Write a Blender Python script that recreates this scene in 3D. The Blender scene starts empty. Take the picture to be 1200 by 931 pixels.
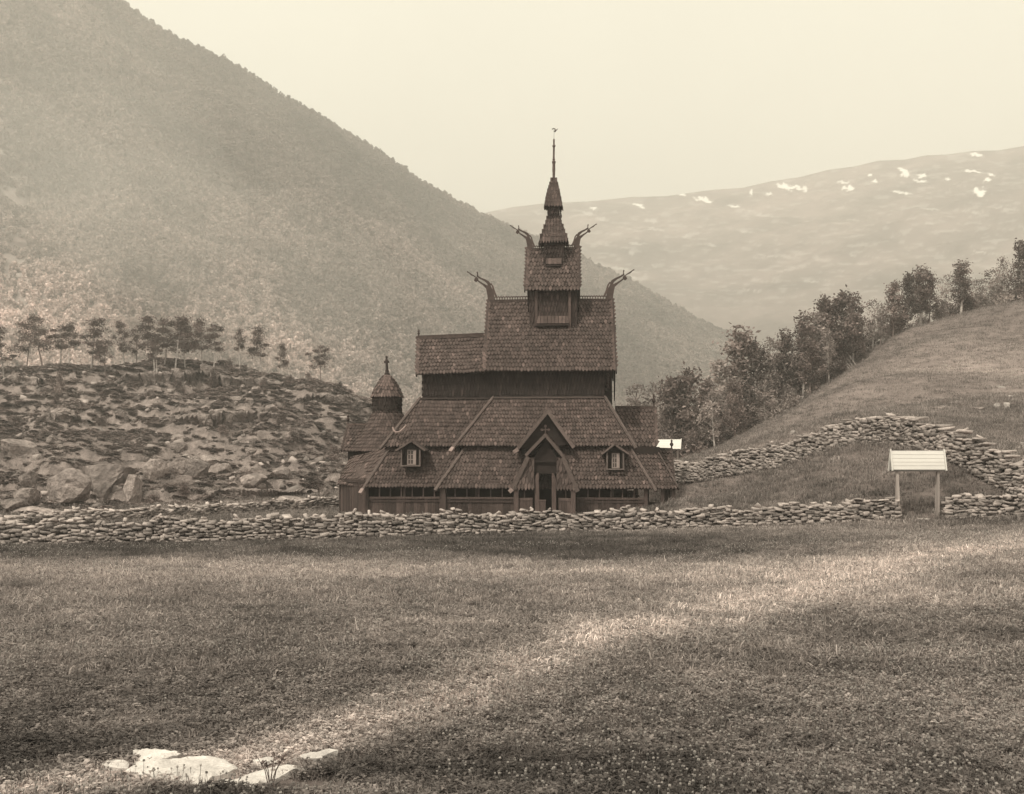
import bpy, math, random
import numpy as np
from mathutils import Vector, Matrix, Euler, noise as mnoise
random.seed(7); rng = np.random.default_rng(7)
F = 1240.0; CZ = 3.45; HY = 535.0
scn = bpy.context.scene; COL = scn.collection
R = math.radians

# ------------------------------------------------------------------ scene helpers
def at(px, py, d):
    return ((px-600)/F*d, d, CZ-(py-HY)/F*d)

def tag(o, label=None, cat=None, group=None, kind=None):
    if label: o['label'] = label
    if cat: o['category'] = cat
    if group: o['group'] = group
    if kind: o['kind'] = kind
    return o

def empty(name, loc, rz=0, link=True):
    o = bpy.data.objects.new(name, None); o.location = loc; o.rotation_euler = (0, 0, rz)
    o.empty_display_size = .3
    if link: COL.objects.link(o)
    return o

class MB:
    """mesh collector with a tone per face"""
    def __init__(s): s.v = []; s.f = []; s.t = []; s.p = []
    def add(s, vs, fs, tone=1.0):
        n = len(s.v); s.p.append((n, len(s.f), len(vs), len(fs))); s.v.extend([tuple(p) for p in vs])
        for f in fs: s.f.append([i+n for i in f]); s.t.append(tone)
    def beam(s, p0, p1, w, h, up=(0, 0, 1), tone=1.0, taper=1.0):
        p0 = Vector(p0); p1 = Vector(p1); d = (p1-p0).normalized(); up = Vector(up)
        sx = d.cross(up)
        if sx.length < 1e-4: sx = d.cross(Vector((1, 0, 0)))
        sx.normalize(); sy = sx.cross(d).normalized()
        vs = []
        for p, k in ((p0, 1), (p1, taper)):
            for a, b in ((-1, -1), (1, -1), (1, 1), (-1, 1)):
                vs.append(p+sx*(a*w/2*k)+sy*(b*h/2*k))
        s.add(vs, [(3, 2, 1, 0), (4, 5, 6, 7), (0, 1, 5, 4), (1, 2, 6, 5), (2, 3, 7, 6), (3, 0, 4, 7)], tone)
    def box(s, x0, x1, y0, y1, z0, z1, tone=1.0):
        vs = [(x0,y0,z0),(x1,y0,z0),(x1,y1,z0),(x0,y1,z0),(x0,y0,z1),(x1,y0,z1),(x1,y1,z1),(x0,y1,z1)]
        s.add(vs, [(3,2,1,0),(4,5,6,7),(0,1,5,4),(1,2,6,5),(2,3,7,6),(3,0,4,7)], tone)
    def prism(s, poly, vec, tone=1.0):
        n = len(poly); vec = Vector(vec)
        a = [Vector(p) for p in poly]; b = [p+vec for p in a]
        s.add(a+b, [tuple(range(n))[::-1], tuple(range(n, 2*n))]+[(i, (i+1) % n, n+(i+1) % n, n+i) for i in range(n)], tone)
    def tube(s, pts, rad, seg=8, tone=1.0, cap=True):
        pts = [Vector(p) for p in pts]; n = len(pts)
        if not hasattr(rad, '__len__'): rad = [rad]*n
        vs = []; prev = None
        for i, p in enumerate(pts):
            d = (pts[min(i+1, n-1)]-pts[max(i-1, 0)]).normalized()
            if prev is None:
                prev = d.cross(Vector((.3, 1, .1))).normalized()
            sx = (prev-d*prev.dot(d)).normalized(); sy = d.cross(sx); prev = sx
            for k in range(seg):
                a = 2*math.pi*k/seg; vs.append(p+sx*(math.cos(a)*rad[i])+sy*(math.sin(a)*rad[i]))
        fs = []
        for i in range(n-1):
            for k in range(seg):
                fs.append((i*seg+k, i*seg+(k+1) % seg, (i+1)*seg+(k+1) % seg, (i+1)*seg+k))
        if cap: fs += [tuple(range(seg))[::-1], tuple(range((n-1)*seg, n*seg))]
        s.add(vs, fs, tone)
    def lathe(s, c, prof, seg=16, tone=1.0, rot=0, sx=1, sy=1):
        vs = []
        for r, z in prof:
            for k in range(seg):
                a = 2*math.pi*k/seg+rot; vs.append((c[0]+math.cos(a)*r*sx, c[1]+math.sin(a)*r*sy, z))
        n = len(prof); fs = []
        for i in range(n-1):
            for k in range(seg):
                fs.append((i*seg+k, i*seg+(k+1) % seg, (i+1)*seg+(k+1) % seg, (i+1)*seg+k))
        fs += [tuple(range(seg))[::-1], tuple(range((n-1)*seg, n*seg))]
        s.add(vs, fs, tone)
    def mesh(s, name, smooth=False):
        me = bpy.data.meshes.new(name); me.from_pydata(s.v, [], s.f)
        a = me.attributes.new('tone', 'FLOAT', 'FACE'); a.data.foreach_set('value', s.t)
        if smooth: me.polygons.foreach_set('use_smooth', [True]*len(me.polygons))
        me.update(); return me
    def pieces(s):
        out = []
        for v0, f0, nv, nf in s.p:
            m = MB(); m.v = s.v[v0:v0+nv]; m.f = [[i-v0 for i in f] for f in s.f[f0:f0+nf]]; m.t = s.t[f0:f0+nf]; out.append(m)
        return out
    def build(s, name, mat, parent=None, smooth=False, link=True):
        me = s.mesh(name, smooth); me.materials.append(mat)
        o = bpy.data.objects.new(name, me)
        if parent: o.parent = parent
        if link: COL.objects.link(o)
        return o

def np_mesh(name, V, Fq, mat, tone=None, dom='FACE', smooth=False, extra=None):
    """V (n,3), Fq (m,k) equal-size faces"""
    V = np.asarray(V, np.float32); Fq = np.asarray(Fq, np.int32); m, k = Fq.shape
    me = bpy.data.meshes.new(name); me.vertices.add(len(V)); me.vertices.foreach_set('co', V.ravel())
    me.loops.add(m*k); me.loops.foreach_set('vertex_index', Fq.ravel())
    me.polygons.add(m); me.polygons.foreach_set('loop_start', np.arange(0, m*k, k, dtype=np.int32))
    me.update(calc_edges=True)
    if tone is not None:
        a = me.attributes.new('tone', 'FLOAT', dom); a.data.foreach_set('value', np.asarray(tone, np.float32))
    for nm, arr in (extra or {}).items():
        a = me.attributes.new(nm, 'FLOAT', 'POINT'); a.data.foreach_set('value', np.asarray(arr, np.float32))
    if smooth: me.polygons.foreach_set('use_smooth', np.ones(m, bool))
    me.materials.append(mat); me.update()
    return me

# ------------------------------------------------------------------ materials
def sep(L, warm=1.0):
    t = min(1.0, max(0.0, (math.log(max(L, .02))-math.log(.04))/(math.log(.7)-math.log(.04))))
    r = 1.42+(1.03-1.42)*t; b = .93+(.97-.93)*t
    r = 1+(r-1)*warm
    return (min(1, L*r), L, L*b, 1)

def N(nt, typ, **kw):
    n = nt.nodes.new(typ)
    for k, v in kw.items(): setattr(n, k, v)
    return n
def mathn(nt, op, a, b=None, clamp=False):
    n = N(nt, 'ShaderNodeMath', operation=op, use_clamp=clamp)
    for i, x in enumerate((a, b)):
        if x is None: continue
        if isinstance(x, (int, float)): n.inputs[i].default_value = x
        else: nt.links.new(x, n.inputs[i])
    return n.outputs[0]
def attr(nt, name, typ='GEOMETRY'):
    n = N(nt, 'ShaderNodeAttribute', attribute_name=name, attribute_type=typ); return n.outputs['Fac']
def noise_tex(nt, scale, detail=6, rough=.6, vec=None, coord='Object', stretch=None):
    tc = N(nt, 'ShaderNodeTexCoord'); mp = N(nt, 'ShaderNodeMapping')
    nt.links.new(tc.outputs[coord], mp.inputs[0])
    if stretch: mp.inputs['Scale'].default_value = stretch
    n = N(nt, 'ShaderNodeTexNoise'); n.inputs['Scale'].default_value = scale
    n.inputs['Detail'].default_value = detail; n.inputs['Roughness'].default_value = rough
    nt.links.new(mp.outputs[0], n.inputs['Vector']); return n.outputs['Fac']
def maprange(nt, x, a, b, c, d, smooth=False):
    n = N(nt, 'ShaderNodeMapRange'); nt.links.new(x, n.inputs[0])
    if smooth: n.interpolation_type = 'SMOOTHSTEP'
    for i, v in enumerate((a, b, c, d)): n.inputs[i+1].default_value = v
    return n.outputs[0]

def mat(name, L, tone_attr=True, noises=((3, .3),), rough=.85, bump=0.0, bump_scale=20, stretch=None,
        inst=False, translucent=0.0, warm=1.0, L2=None, spec=.2, obj_rand=0.0, bump_dist=.05):
    m = bpy.data.materials.new(name); m.use_nodes = True; nt = m.node_tree
    bs = nt.nodes['Principled BSDF']; bs.inputs['Roughness'].default_value = rough
    bs.inputs['Specular IOR Level'].default_value = spec
    fac = None
    def mul(a, b): return b if a is None else mathn(nt, 'MULTIPLY', a, b)
    if tone_attr: fac = mul(fac, attr(nt, 'tone'))
    if inst: fac = mul(fac, attr(nt, 'itone', 'INSTANCER'))
    for sc, amp in noises:
        nf = noise_tex(nt, sc, stretch=stretch)
        fac = mul(fac, maprange(nt, nf, .25, .75, 1-amp, 1+amp))
    if obj_rand:
        oi = N(nt, 'ShaderNodeObjectInfo')
        fac = mul(fac, maprange(nt, oi.outputs['Random'], 0, 1, 1-obj_rand, 1+obj_rand))
    mx = N(nt, 'ShaderNodeMix', data_type='RGBA', blend_type='MULTIPLY'); mx.inputs[0].default_value = 1
    mx.inputs[6].default_value = sep(L, warm)
    if fac is not None:
        cb = N(nt, 'ShaderNodeCombineColor')
        for i in range(3): nt.links.new(fac, cb.inputs[i])
        nt.links.new(cb.outputs[0], mx.inputs[7])
    else: mx.inputs[7].default_value = (1, 1, 1, 1)
    col = mx.outputs[2]
    nt.links.new(col, bs.inputs['Base Color'])
    if bump:
        bn = N(nt, 'ShaderNodeBump'); bn.inputs['Strength'].default_value = bump; bn.inputs['Distance'].default_value = bump_dist
        nt.links.new(noise_tex(nt, bump_scale, stretch=stretch), bn.inputs['Height']); nt.links.new(bn.outputs[0], bs.inputs['Normal'])
    if translucent:
        tr = N(nt, 'ShaderNodeBsdfTranslucent'); nt.links.new(col, tr.inputs[0])
        ms = N(nt, 'ShaderNodeMixShader'); ms.inputs[0].default_value = translucent
        nt.links.new(bs.outputs[0], ms.inputs[1]); nt.links.new(tr.outputs[0], ms.inputs[2])
        nt.links.new(ms.outputs[0], nt.nodes['Material Output'].inputs[0])
    m['col_node'] = mx.name
    return m

M = {}
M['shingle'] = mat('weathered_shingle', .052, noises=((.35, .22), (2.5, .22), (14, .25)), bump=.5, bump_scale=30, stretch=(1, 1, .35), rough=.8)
M['wall_shingle'] = mat('tarred_shingle', .017, noises=((1.5, .3), (14, .3)), bump=.5, bump_scale=30, stretch=(1, 1, .3), rough=.8)  # tarred wood, darkened further to carry the shade under the eaves
M['plank'] = mat('tarred_plank', .046, noises=((1.2, .35), (12, .35)), bump=.5, bump_scale=25, stretch=(1, 1, .15), rough=.8)
M['board'] = mat('weathered_board', .078, noises=((2, .25), (12, .25)), bump=.4, bump_scale=25, rough=.8)
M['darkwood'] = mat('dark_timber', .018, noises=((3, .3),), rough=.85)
M['carved'] = mat('carved_timber', .05, noises=((3, .35), (20, .3)), bump=.5, bump_scale=25)
M['whitewood'] = mat('white_painted_board', .56, noises=((2, .05), (18, .04)), rough=.6)
M['postwood'] = mat('grey_post', .26, noises=((3, .25), (20, .2)), stretch=(1, 1, .1), bump=.4)
M['white_frame'] = mat('pale_window_wood', .13, noises=((6, .15),))
M['glass'] = mat('dark_glass', .05, tone_attr=False, noises=(), rough=.15, spec=.6)
M['iron'] = mat('iron', .06, tone_attr=False, noises=(), rough=.6)
M['stone'] = mat('dry_stone', .26, noises=((.6, .2), (3, .25), (14, .22)), bump=.7, bump_scale=9, rough=.9)
M['boulder'] = mat('boulder_stone', .20, noises=((.6, .35), (2.2, .35), (9, .35)), bump=1.0, bump_scale=3.5, bump_dist=.35, rough=.9, obj_rand=.3)
M['boulderpale'] = mat('pale_stone', .34, noises=((1.2, .25), (5, .25), (16, .2)), bump=.8, bump_scale=5, bump_dist=.15)
M['paleslab'] = mat('bleached_rock', .46, noises=((1.3, .25), (4.5, .22), (26, .18)), bump=1.0, bump_scale=6, rough=.85)
M['bark'] = mat('bark', .13, noises=((3, .3), (12, .3)), bump=.4, obj_rand=.25)
M['palebark'] = mat('pale_bark', .34, noises=((3, .3), (12, .3)), bump=.4, obj_rand=.3)
M['leaf'] = mat('leaf', .135, noises=((.4, .2),), translucent=.35, rough=.6, obj_rand=.3)
M['leafpale'] = mat('pale_leaf', .22, noises=((.4, .2),), translucent=.35, rough=.6, obj_rand=.25)
M['needle'] = mat('pine_needle', .085, noises=((.6, .2),), translucent=.2, rough=.6, obj_rand=.2)
M['shrub'] = mat('shrub_leaf', .10, noises=((.6, .25),), translucent=.3, rough=.6, obj_rand=.35)
M['grass'] = mat('grass_blade', .28, noises=(), inst=True, translucent=.4, rough=.7)
M['flower'] = mat('flower_white', .46, noises=(), inst=True, translucent=.3, rough=.7)
M['forest'] = mat('forest_leaf', .17, noises=(), inst=True, translucent=.25, rough=.7)
M['weed'] = mat('dry_weed', .09, noises=())

# ------------------------------------------------------------------ noise on arrays
def _hash(ix, iy, seed):
    h = (ix*374761393+iy*668265263+seed*1442695041) & 0xFFFFFFFF
    h = ((h ^ (h >> 13))*1274126177) & 0xFFFFFFFF
    return ((h ^ (h >> 16)) & 0xFFFF)/65535.0
def vnoise(x, y, seed=0):
    x = np.asarray(x, float); y = np.asarray(y, float)
    ix = np.floor(x).astype(np.int64); iy = np.floor(y).astype(np.int64); fx = x-ix; fy = y-iy
    fx = fx*fx*(3-2*fx); fy = fy*fy*(3-2*fy)
    a = _hash(ix, iy, seed); b = _hash(ix+1, iy, seed); c = _hash(ix, iy+1, seed); d = _hash(ix+1, iy+1, seed)
    return (a*(1-fx)+b*fx)*(1-fy)+(c*(1-fx)+d*fx)*fy
def fbm(x, y, sc, oct=4, seed=0, gain=.5):
    x = np.asarray(x, float); y = np.asarray(y, float)
    s = 0; a = 1; t = 0; f = 1/sc
    for o in range(oct):
        s = s+a*vnoise(x*f+o*17.3, y*f-o*9.1, seed+o); t += a; a *= gain; f *= 2.03
    return s/t
def sstep(a, b, x):
    t = np.clip((np.asarray(x, float)-a)/(b-a), 0, 1); return t*t*(3-2*t)

# ------------------------------------------------------------------ terrain height
CP = []
def cp(px, py, d): CP.append(at(px, py, d))
def cz(x, y, z): CP.append((x, y, z))
for x in (-60, -30, -12, 0, 12, 30, 60):
    cz(x, -60, 1.5); cz(x, -20, 1.8)
    cz(x, 11, -.02+.004*max(x, 0)); 
for x in (-20, -8, 0, 6): cz(x, 19, 0); cz(x, 28, .0); cz(x, 36, 0)
cz(0, 0, 1.7); cz(0, 5, .9); cz(-20, 0, 1.7); cz(20, 0, 1.8)
cz(14, 20, .12); cz(14, 28, .35); cz(12, 36, .4); cz(22, 36, .95); cz(30, 40, 1.6); cz(26, 24, .7)
for px, py, d in ((-250,645,40),(0,640,42),(200,638,43),(400,633,44),(600,627,46),(800,622,46.5),(1000,612,46.5),(1050,609,46.5),(1150,606,46),(1200,603,45.5),(1400,590,44)): cp(px, py, d)
for x in (-11, -4, 3, 10):
    for y in (55, 63, 72): cz(x, y, -.05)
for px, py, d in ((-200,620,50),(0,620,50),(200,608,60),(395,594,72),(300,602,66)): cp(px, py, d)
for px, dz, dd in ((-300,1.5,0),(0,0,0),(100,0,0),(200,0,0),(300,-.3,0),(390,-.8,0)):
    for py, d in ((600,62),(570,82),(540,100),(510,118),(480,134),(452,148)):
        if px > 150 and d < 72: continue
        cp(px, py, d)
for px, py in ((-500,400),(-300,425),(0,432),(50,428),(100,427),(200,425),(260,427),(300,433),(350,444),(400,456)): cp(px, py, 162)
for px in (-500,-200,0,200,400): cz((px-600)/F*200, 200, 10); cz((px-600)/F*250, 250, -6)
cp(420,470,152); cp(450,472,160); cp(500,490,155); cp(560,515,150); cp(620,530,140); cp(700,545,125); cp(760,560,110)
cp(500,520,110); cp(450,520,105); cp(430,560,90); cp(600,550,110); cp(520,565,90)
for px in (500,600,700,800): cz((px-600)/F*200, 200, -6); cz((px-600)/F*250, 250, -14)
for px, py, d in ((795,562,74),(850,557,70),(900,549,67),(950,536,63.5),(1000,522,60),(1025,522,58),(1060,528,55),(1110,540,52),(1150,560,50),(1200,585,47.5),
    (800,590,62),(850,585,60),(900,575,59),(950,568,56),(1000,572,52),(1050,575,50),(1100,590,48),
    (1200,520,60),(1200,480,75),(1200,440,95),(1200,400,112),(1200,353,130),(1100,490,70),(1100,440,92),(1100,400,112),(1100,376,128),
    (1000,485,72),(1000,450,95),(1000,432,120),(900,515,85),(900,500,110),(850,525,90),(800,542,95),(960,462,112),(1050,393,128),(1150,362,130),(870,518,115),(930,483,112),
    (1400,350,112),(1400,290,135),(1400,480,65),(1400,560,50),(1600,300,120),(1600,520,52),(820,540,110),(1800,500,60),(1800,250,130)): cp(px, py, d)
for px, a, b in ((850,-3,-16),(900,0,-13),(1000,6,-8),(1100,13,0),(1200,20,6),(1400,30,20),(1700,40,30)):
    cz((px-600)/F*165, 165, a); cz((px-600)/F*215, 215, b)
CP = np.array(CP)
def _fit():
    P = CP; n = len(P); d = np.sqrt(((P[:, None, :2]-P[None, :, :2])**2).sum(-1)+9.0)
    A = np.zeros((n+3, n+3)); A[:n, :n] = -d + np.eye(n)*.05; A[:n, n] = 1; A[:n, n+1:n+3] = P[:, :2]/100
    A[n, :n] = 1; A[n+1:n+3, :n] = P[:, :2].T/100
    b = np.zeros(n+3); b[:n] = P[:, 2]; return np.linalg.solve(A, b)
RW = _fit()
def base_h(x, y):
    x = np.asarray(x, float); y = np.asarray(y, float); sh = x.shape; x = x.ravel(); y = y.ravel()
    out = np.empty(len(x)); n = len(CP)
    for i in range(0, len(x), 20000):
        X = x[i:i+20000]; Y = y[i:i+20000]
        d = np.sqrt((X[:, None]-CP[None, :, 0])**2+(Y[:, None]-CP[None, :, 1])**2+9.0)
        out[i:i+20000] = -d@RW[:n]+RW[n]+X/100*RW[n+1]+Y/100*RW[n+2]
    return out.reshape(sh)
def rocky(x, y):
    """mask of the stony field left of the church"""
    x = np.asarray(x, float); y = np.asarray(y, float)
    u = x/np.maximum(y, 1)
    wl = 50+(u+.484)*68
    return sstep(0, 14, y-wl-3)*(1-sstep(-.16, -.08, u))*(1-sstep(175, 215, y))
def height(x, y):
    x = np.asarray(x, float); y = np.asarray(y, float)
    z = base_h(x, y)
    k = rocky(x, y)
    n1 = fbm(x, y*1.5, 16, 4, 3); n2 = fbm(x, y*1.3, 5.5, 4, 11)
    ST = 2.5; s = z/ST+(n1-.5)*2.6; fl = np.floor(s); fr = s-fl
    zt = (fl+sstep(.72, .95, fr))*ST-(n1-.5)*2.6*ST
    z = z+k*((zt-z)*.9+(n2-.5)*1.5+(fbm(x, y, 1.7, 3, 5)-.5)*.9)
    g = (1-k)*sstep(8, 14, y)
    z = z+g*((fbm(x, y, 6, 3, 21)-.5)*.16+sstep(80, 110, y)*(fbm(x, y, 9, 3, 22)-.5)*.5)
    # smooth out beyond the near ridges to the valley floor
    w = sstep(190, 300, y)
    val = -22+(fbm(x, y, 60, 4, 31)-.5)*10
    wx = sstep(120, 240, np.abs(x))
    z = z*(1-w)+val*w
    z = np.where(np.isfinite(z), z, 0)
    return z
def gz(x, y): return float(height(np.array([x]), np.array([y]))[0])

# tone of the meadow: dry trodden band, pale and dark swathes that really are different grass
PATHL = [(-6, 9.5), (-3.0, 12.2), (-1.2, 15.3), (1.6, 19.9), (5.9, 24.4), (11.5, 31.7), (19, 36.5), (34, 41)]
def meadow_tone(x, y):
    x = np.asarray(x, float); y = np.asarray(y, float)
    d = np.full(x.shape, 1e9)
    for (x0, y0), (x1, y1) in zip(PATHL[:-1], PATHL[1:]):
        dx, dy = x1-x0, y1-y0; t = np.clip(((x-x0)*dx+(y-y0)*dy)/(dx*dx+dy*dy), 0, 1)
        d = np.minimum(d, np.hypot(x-x0-t*dx, y-y0-t*dy))
    wob = fbm(x, y, 3, 3, 41)
    wid = .5+.060*np.maximum(y-10, 0)
    path = np.exp(-((d+(wob-.5)*1.2)/wid)**2)
    big = fbm(x, y*1.4, 7, 4, 51); mid = fbm(x, y*1.5, 1.6, 3, 61)
    t = 1.0+(big-.5)*.85+(mid-.5)*.9
    t = t*(1-.35*path)+1.28*path*(.75+.5*mid)
    edge = 34.5+(fbm(x, y, 6, 3, 71)-.5)*4-.05*x
    t -= .38*sstep(-1.5, 1.5, y-edge)*(1-sstep(44, 47, y))*(1-.7*sstep(4, 16, x))
    t += .42*np.exp(-((y-edge+3)/2.6)**2)*(1-.5*sstep(8, 16, x))
    t += .22*sstep(15, 26, y)*sstep(-4, 6, x)*(1-sstep(33, 36, y))
    t -= .34*(1-sstep(10, 20, y))*(1-.6*path)
    t -= .10*np.clip(fbm(x, y, 12, 2, 77)*2-.7, 0, 1)
    # stubble on the hill
    t = t*(1-.30*rocky(x, y))
    t = np.where((y > 62) & (rocky(x, y) < .2), .85+(big-.5)*.6+(mid-.5)*.3+.35*np.exp(-((y-98-.2*(x-38))/9)**2)*sstep(28, 45, x), t)
    enc = sstep(46.5, 48.5, y)*(1-sstep(58, 66, y))
    t = t*(1-.22*enc)
    return np.clip(t, .35, 2.2)
HAZE = 0.00062; SKYC = 9.2; SUNE = 4.8; EXPO = 0.2
# ================================================================== CHURCH
YAW = R(-4); DC = 66.0; CX = 2.45
kc, ks = math.cos(YAW), math.sin(YAW)
def LX(px, ly):
    u = (px-600)/F
    return (u*(DC+ly*kc)-CX+ly*ks)/(kc-u*ks)
def L(px, py, ly):
    lx = LX(px, ly); d = DC+lx*ks+ly*kc
    return Vector((lx, ly, CZ-(py-HY)/F*d))
def LZ(px, py, ly): return L(px, py, ly).z

def shingles(mb, e0, e1, t1, t0, row=.27, w=.155, tone=1.0, amp=.28, base=True, lift=.075):
    """rows of pointed wooden shingles on the planar face e0 e1 t1 t0 (seen from outside, anticlockwise)"""
    e0, e1, t1, t0 = map(Vector, (e0, e1, t1, t0))
    U = (e1-e0).normalized(); mid = (t0+t1)/2-(e0+e1)/2
    Nn = U.cross(mid).normalized(); V = Nn.cross(U).normalized()
    row *= 1.22; w *= 1.36; Hh = max((t0-e0).dot(V), (t1-e0).dot(V)); rows = max(1, int(round(Hh/row))); row = Hh/rows
    for i in range(rows+1):
        v = i/rows
        a = e0.lerp(t0, v); b = e1.lerp(t1, v); ln = (b-a).length
        if i == rows and ln < .01: break
        n = max(1, int(round(ln/w))); off = .5 if i % 2 else 0.0
        UU = (b-a).normalized() if ln > .05 else U
        for k in range(n+(1 if off else 0)):
            sc = (k+.5-off)*ln/n
            ww = ln/n
            lo, hi = max(-ww/2, -sc), min(ww/2, ln-sc)
            if hi-lo < ww*.3: continue
            c = a+UU*sc; h = row*1.25 if i < rows else row*.25
            j = random.uniform(-.025, .025); l = lift*random.uniform(.7, 1.5)
            lo *= .88; hi *= .88
            dn = -row*.34+j
            pts = [c+UU*lo+V*h, c+UU*lo+V*(row*.12+j)+Nn*l, c+UU*(lo*.28+hi*.08)+V*dn+Nn*l*1.1, c+UU*(hi*.28+lo*.08)+V*dn+Nn*l*1.1, c+UU*hi+V*(row*.12+j)+Nn*l, c+UU*hi+V*h]
            th = -Nn*.05
            lowr = [p+th for p in pts[1:5]]
            tn = tone*random.uniform(1-amp, 1+amp)
            if random.random() < .08: tn *= 1.6
            mb.add(pts+lowr, [(0, 1, 2, 3, 4, 5), (1, 6, 7, 2), (2, 7, 8, 3), (3, 8, 9, 4)], tn)
    if base:
        mb.prism([p-Nn*.004 for p in (e0, e1, t1, t0)], -Nn*.07, tone*.8)

def parts(mb, name, m, parent=None):
    for q in mb.pieces(): part(q, name, m, parent)

def mir(p): return Vector((p[0], -p[1], p[2]))
def both(mb, e0, e1, t1, t0, **k):
    shingles(mb, e0, e1, t1, t0, **k)
    k2 = dict(k); k2['row'] = k.get('row', .27)*1.3; k2['w'] = k.get('w', .155)*1.3
    shingles(mb, mir(e1), mir(e0), mir(t0), mir(t1), **k2)

def cone_shingles(mb, c, prof, row=.25, w=.15, tone=1.0, amp=.32, a0=0, a1=2*math.pi, lift=.06):
    w *= 1.3; row *= 1.1
    """prof from eave up: list of (r, z)"""
    seg = []
    for (r0, z0), (r1, z1) in zip(prof[:-1], prof[1:]): seg.append(math.hypot(r1-r0, z1-z0))
    tot = sum(seg); rows = max(1, round(tot/row))
    def P(s, a):
        s = max(-.2, min(s, tot)); t = s
        for (p0, p1, l) in zip(prof[:-1], prof[1:], seg):
            if t <= l or p1 == prof[-1]:
                f = t/l; r = p0[0]+(p1[0]-p0[0])*f; z = p0[1]+(p1[1]-p0[1])*f
                dr, dz = (p1[0]-p0[0])/l, (p1[1]-p0[1])/l; break
            t -= l
        nn = Vector((math.cos(a)*dz, math.sin(a)*dz, -dr))
        return Vector((c[0]+math.cos(a)*r, c[1]+math.sin(a)*r, z)), nn, r
    for i in range(rows+1):
        s = i*tot/rows
        _, _, r = P(s, 0); n = max(6, round((a1-a0)*r/w))
        for k in range(n):
            a = a0+(k+(.5 if i % 2 else 0))*(a1-a0)/n; da = (a1-a0)/n*.47
            l = lift*random.uniform(.7, 1.5); j = random.uniform(-.02, .02); da *= .9
            pts = []
            for ss, aa, ll in ((s+row*1.2, -da, 0), (s+row*.1+j, -da, l), (s-row*.28+j, -da*.4, l), (s-row*.28+j, da*.4, l), (s+row*.1+j, da, l), (s+row*1.2, da, 0)):
                p, nn, _ = P(ss, a+aa); pts.append(p+nn*ll)
            nn = P(s, a)[1]
            lowr = [p-nn*.022 for p in pts[1:5]]
            mb.add(pts+lowr, [(0, 1, 2, 3, 4, 5), (1, 6, 7, 2), (2, 7, 8, 3), (3, 8, 9, 4)], tone*random.uniform(1-amp, 1+amp))
    mb.lathe(c, [(max(r-.02, .01), z-.01) for r, z in prof], 40, tone*.8)

church = empty('stave_church', (CX, DC, 0), YAW)
tag(church, 'dark shingled wooden church with stacked gabled roofs, dragon heads and a tapering spire', 'church')
def part(mb, name, m, parent=None, smooth=False):
    out = []
    for v in mb.v:      # old timber: everything sags and leans a little
        w = mnoise.noise_vector(Vector((v[0]*.33, v[1]*.33, v[2]*.33)))*.055+mnoise.noise_vector(Vector((v[0]*1.3+9, v[1]*1.3, v[2]*1.3)))*.018
        out.append((v[0]+w.x, v[1]+w.y, v[2]+w.z))
    mb.v = out
    return mb.build(name, M[m], parent or church, smooth)
def verge(mb_, p0, p1, out, n=None, tone=1.2, s=.3, w=.26):
    mb = MB()
    """zig-zag of overlapping short boards laid along a sloping roof edge"""
    p0 = Vector(p0); p1 = Vector(p1); d = (p1-p0); ln = d.length; d.normalize(); n = n or int(ln/s)
    for k in range(n):
        c = p0+d*(ln*(k+.5)/n)
        mb.beam(c-d*.16+Vector(out)*.12, c+d*.18-Vector(out)*.10, .17, .05, up=(0, -1, .4), tone=tone*random.uniform(.7, 1.3))
    part(mb, 'verge_shingles', 'carved')

# ---- solid timber core (walls)
xn0, xn1 = LX(577, -2.55), LX(709, -2.55)
zt = 8.75
mb = MB()
def core(mb, x0, x1, hy, zb, ze, zr, inset=.12):
    prof = [(-hy, zb), (hy, zb), (hy, ze), (0, zr), (-hy, ze)]
    mb.prism([(x0, y, z) for y, z in prof][::-1], (x1-x0, 0, 0), .9)
ridge_z = LZ(645, 352, 0)
core(mb, xn0+.03, xn1, 2.5, 0, 8.95, ridge_z-.35)
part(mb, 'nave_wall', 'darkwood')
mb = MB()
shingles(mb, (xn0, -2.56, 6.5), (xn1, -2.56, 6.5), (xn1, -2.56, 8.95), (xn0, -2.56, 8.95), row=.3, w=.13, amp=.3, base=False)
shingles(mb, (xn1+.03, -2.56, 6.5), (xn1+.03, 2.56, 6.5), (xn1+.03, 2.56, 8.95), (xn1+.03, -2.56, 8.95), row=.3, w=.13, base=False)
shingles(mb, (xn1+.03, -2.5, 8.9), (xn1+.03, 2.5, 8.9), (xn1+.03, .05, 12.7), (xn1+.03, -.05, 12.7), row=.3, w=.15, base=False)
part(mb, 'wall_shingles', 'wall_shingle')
for k, (a, b) in enumerate(((661, 447), (697, 447))):
    mb = MB(); p = L(a, b, -2.6); mb.lathe((0, 0), [(.075, -.03), (.075, .03)], 12, .3)
    mb.v = [(p.x+v[0], p.y+v[2], p.z+v[1]) for v in mb.v]
    part(mb, 'wall_peephole', 'darkwood')

# chancel
xc0, xc1 = LX(495.5, -1.7), xn0+.1
cr = LZ(530, 396, 0)
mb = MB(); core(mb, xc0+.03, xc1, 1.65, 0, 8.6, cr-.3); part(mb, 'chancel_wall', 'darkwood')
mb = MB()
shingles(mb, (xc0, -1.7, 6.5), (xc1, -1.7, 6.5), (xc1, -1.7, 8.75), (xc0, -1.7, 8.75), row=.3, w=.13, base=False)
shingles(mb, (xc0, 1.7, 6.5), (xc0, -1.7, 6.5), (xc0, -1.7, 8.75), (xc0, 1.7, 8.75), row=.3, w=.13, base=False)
part(mb, 'wall_shingles', 'wall_shingle')
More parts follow.
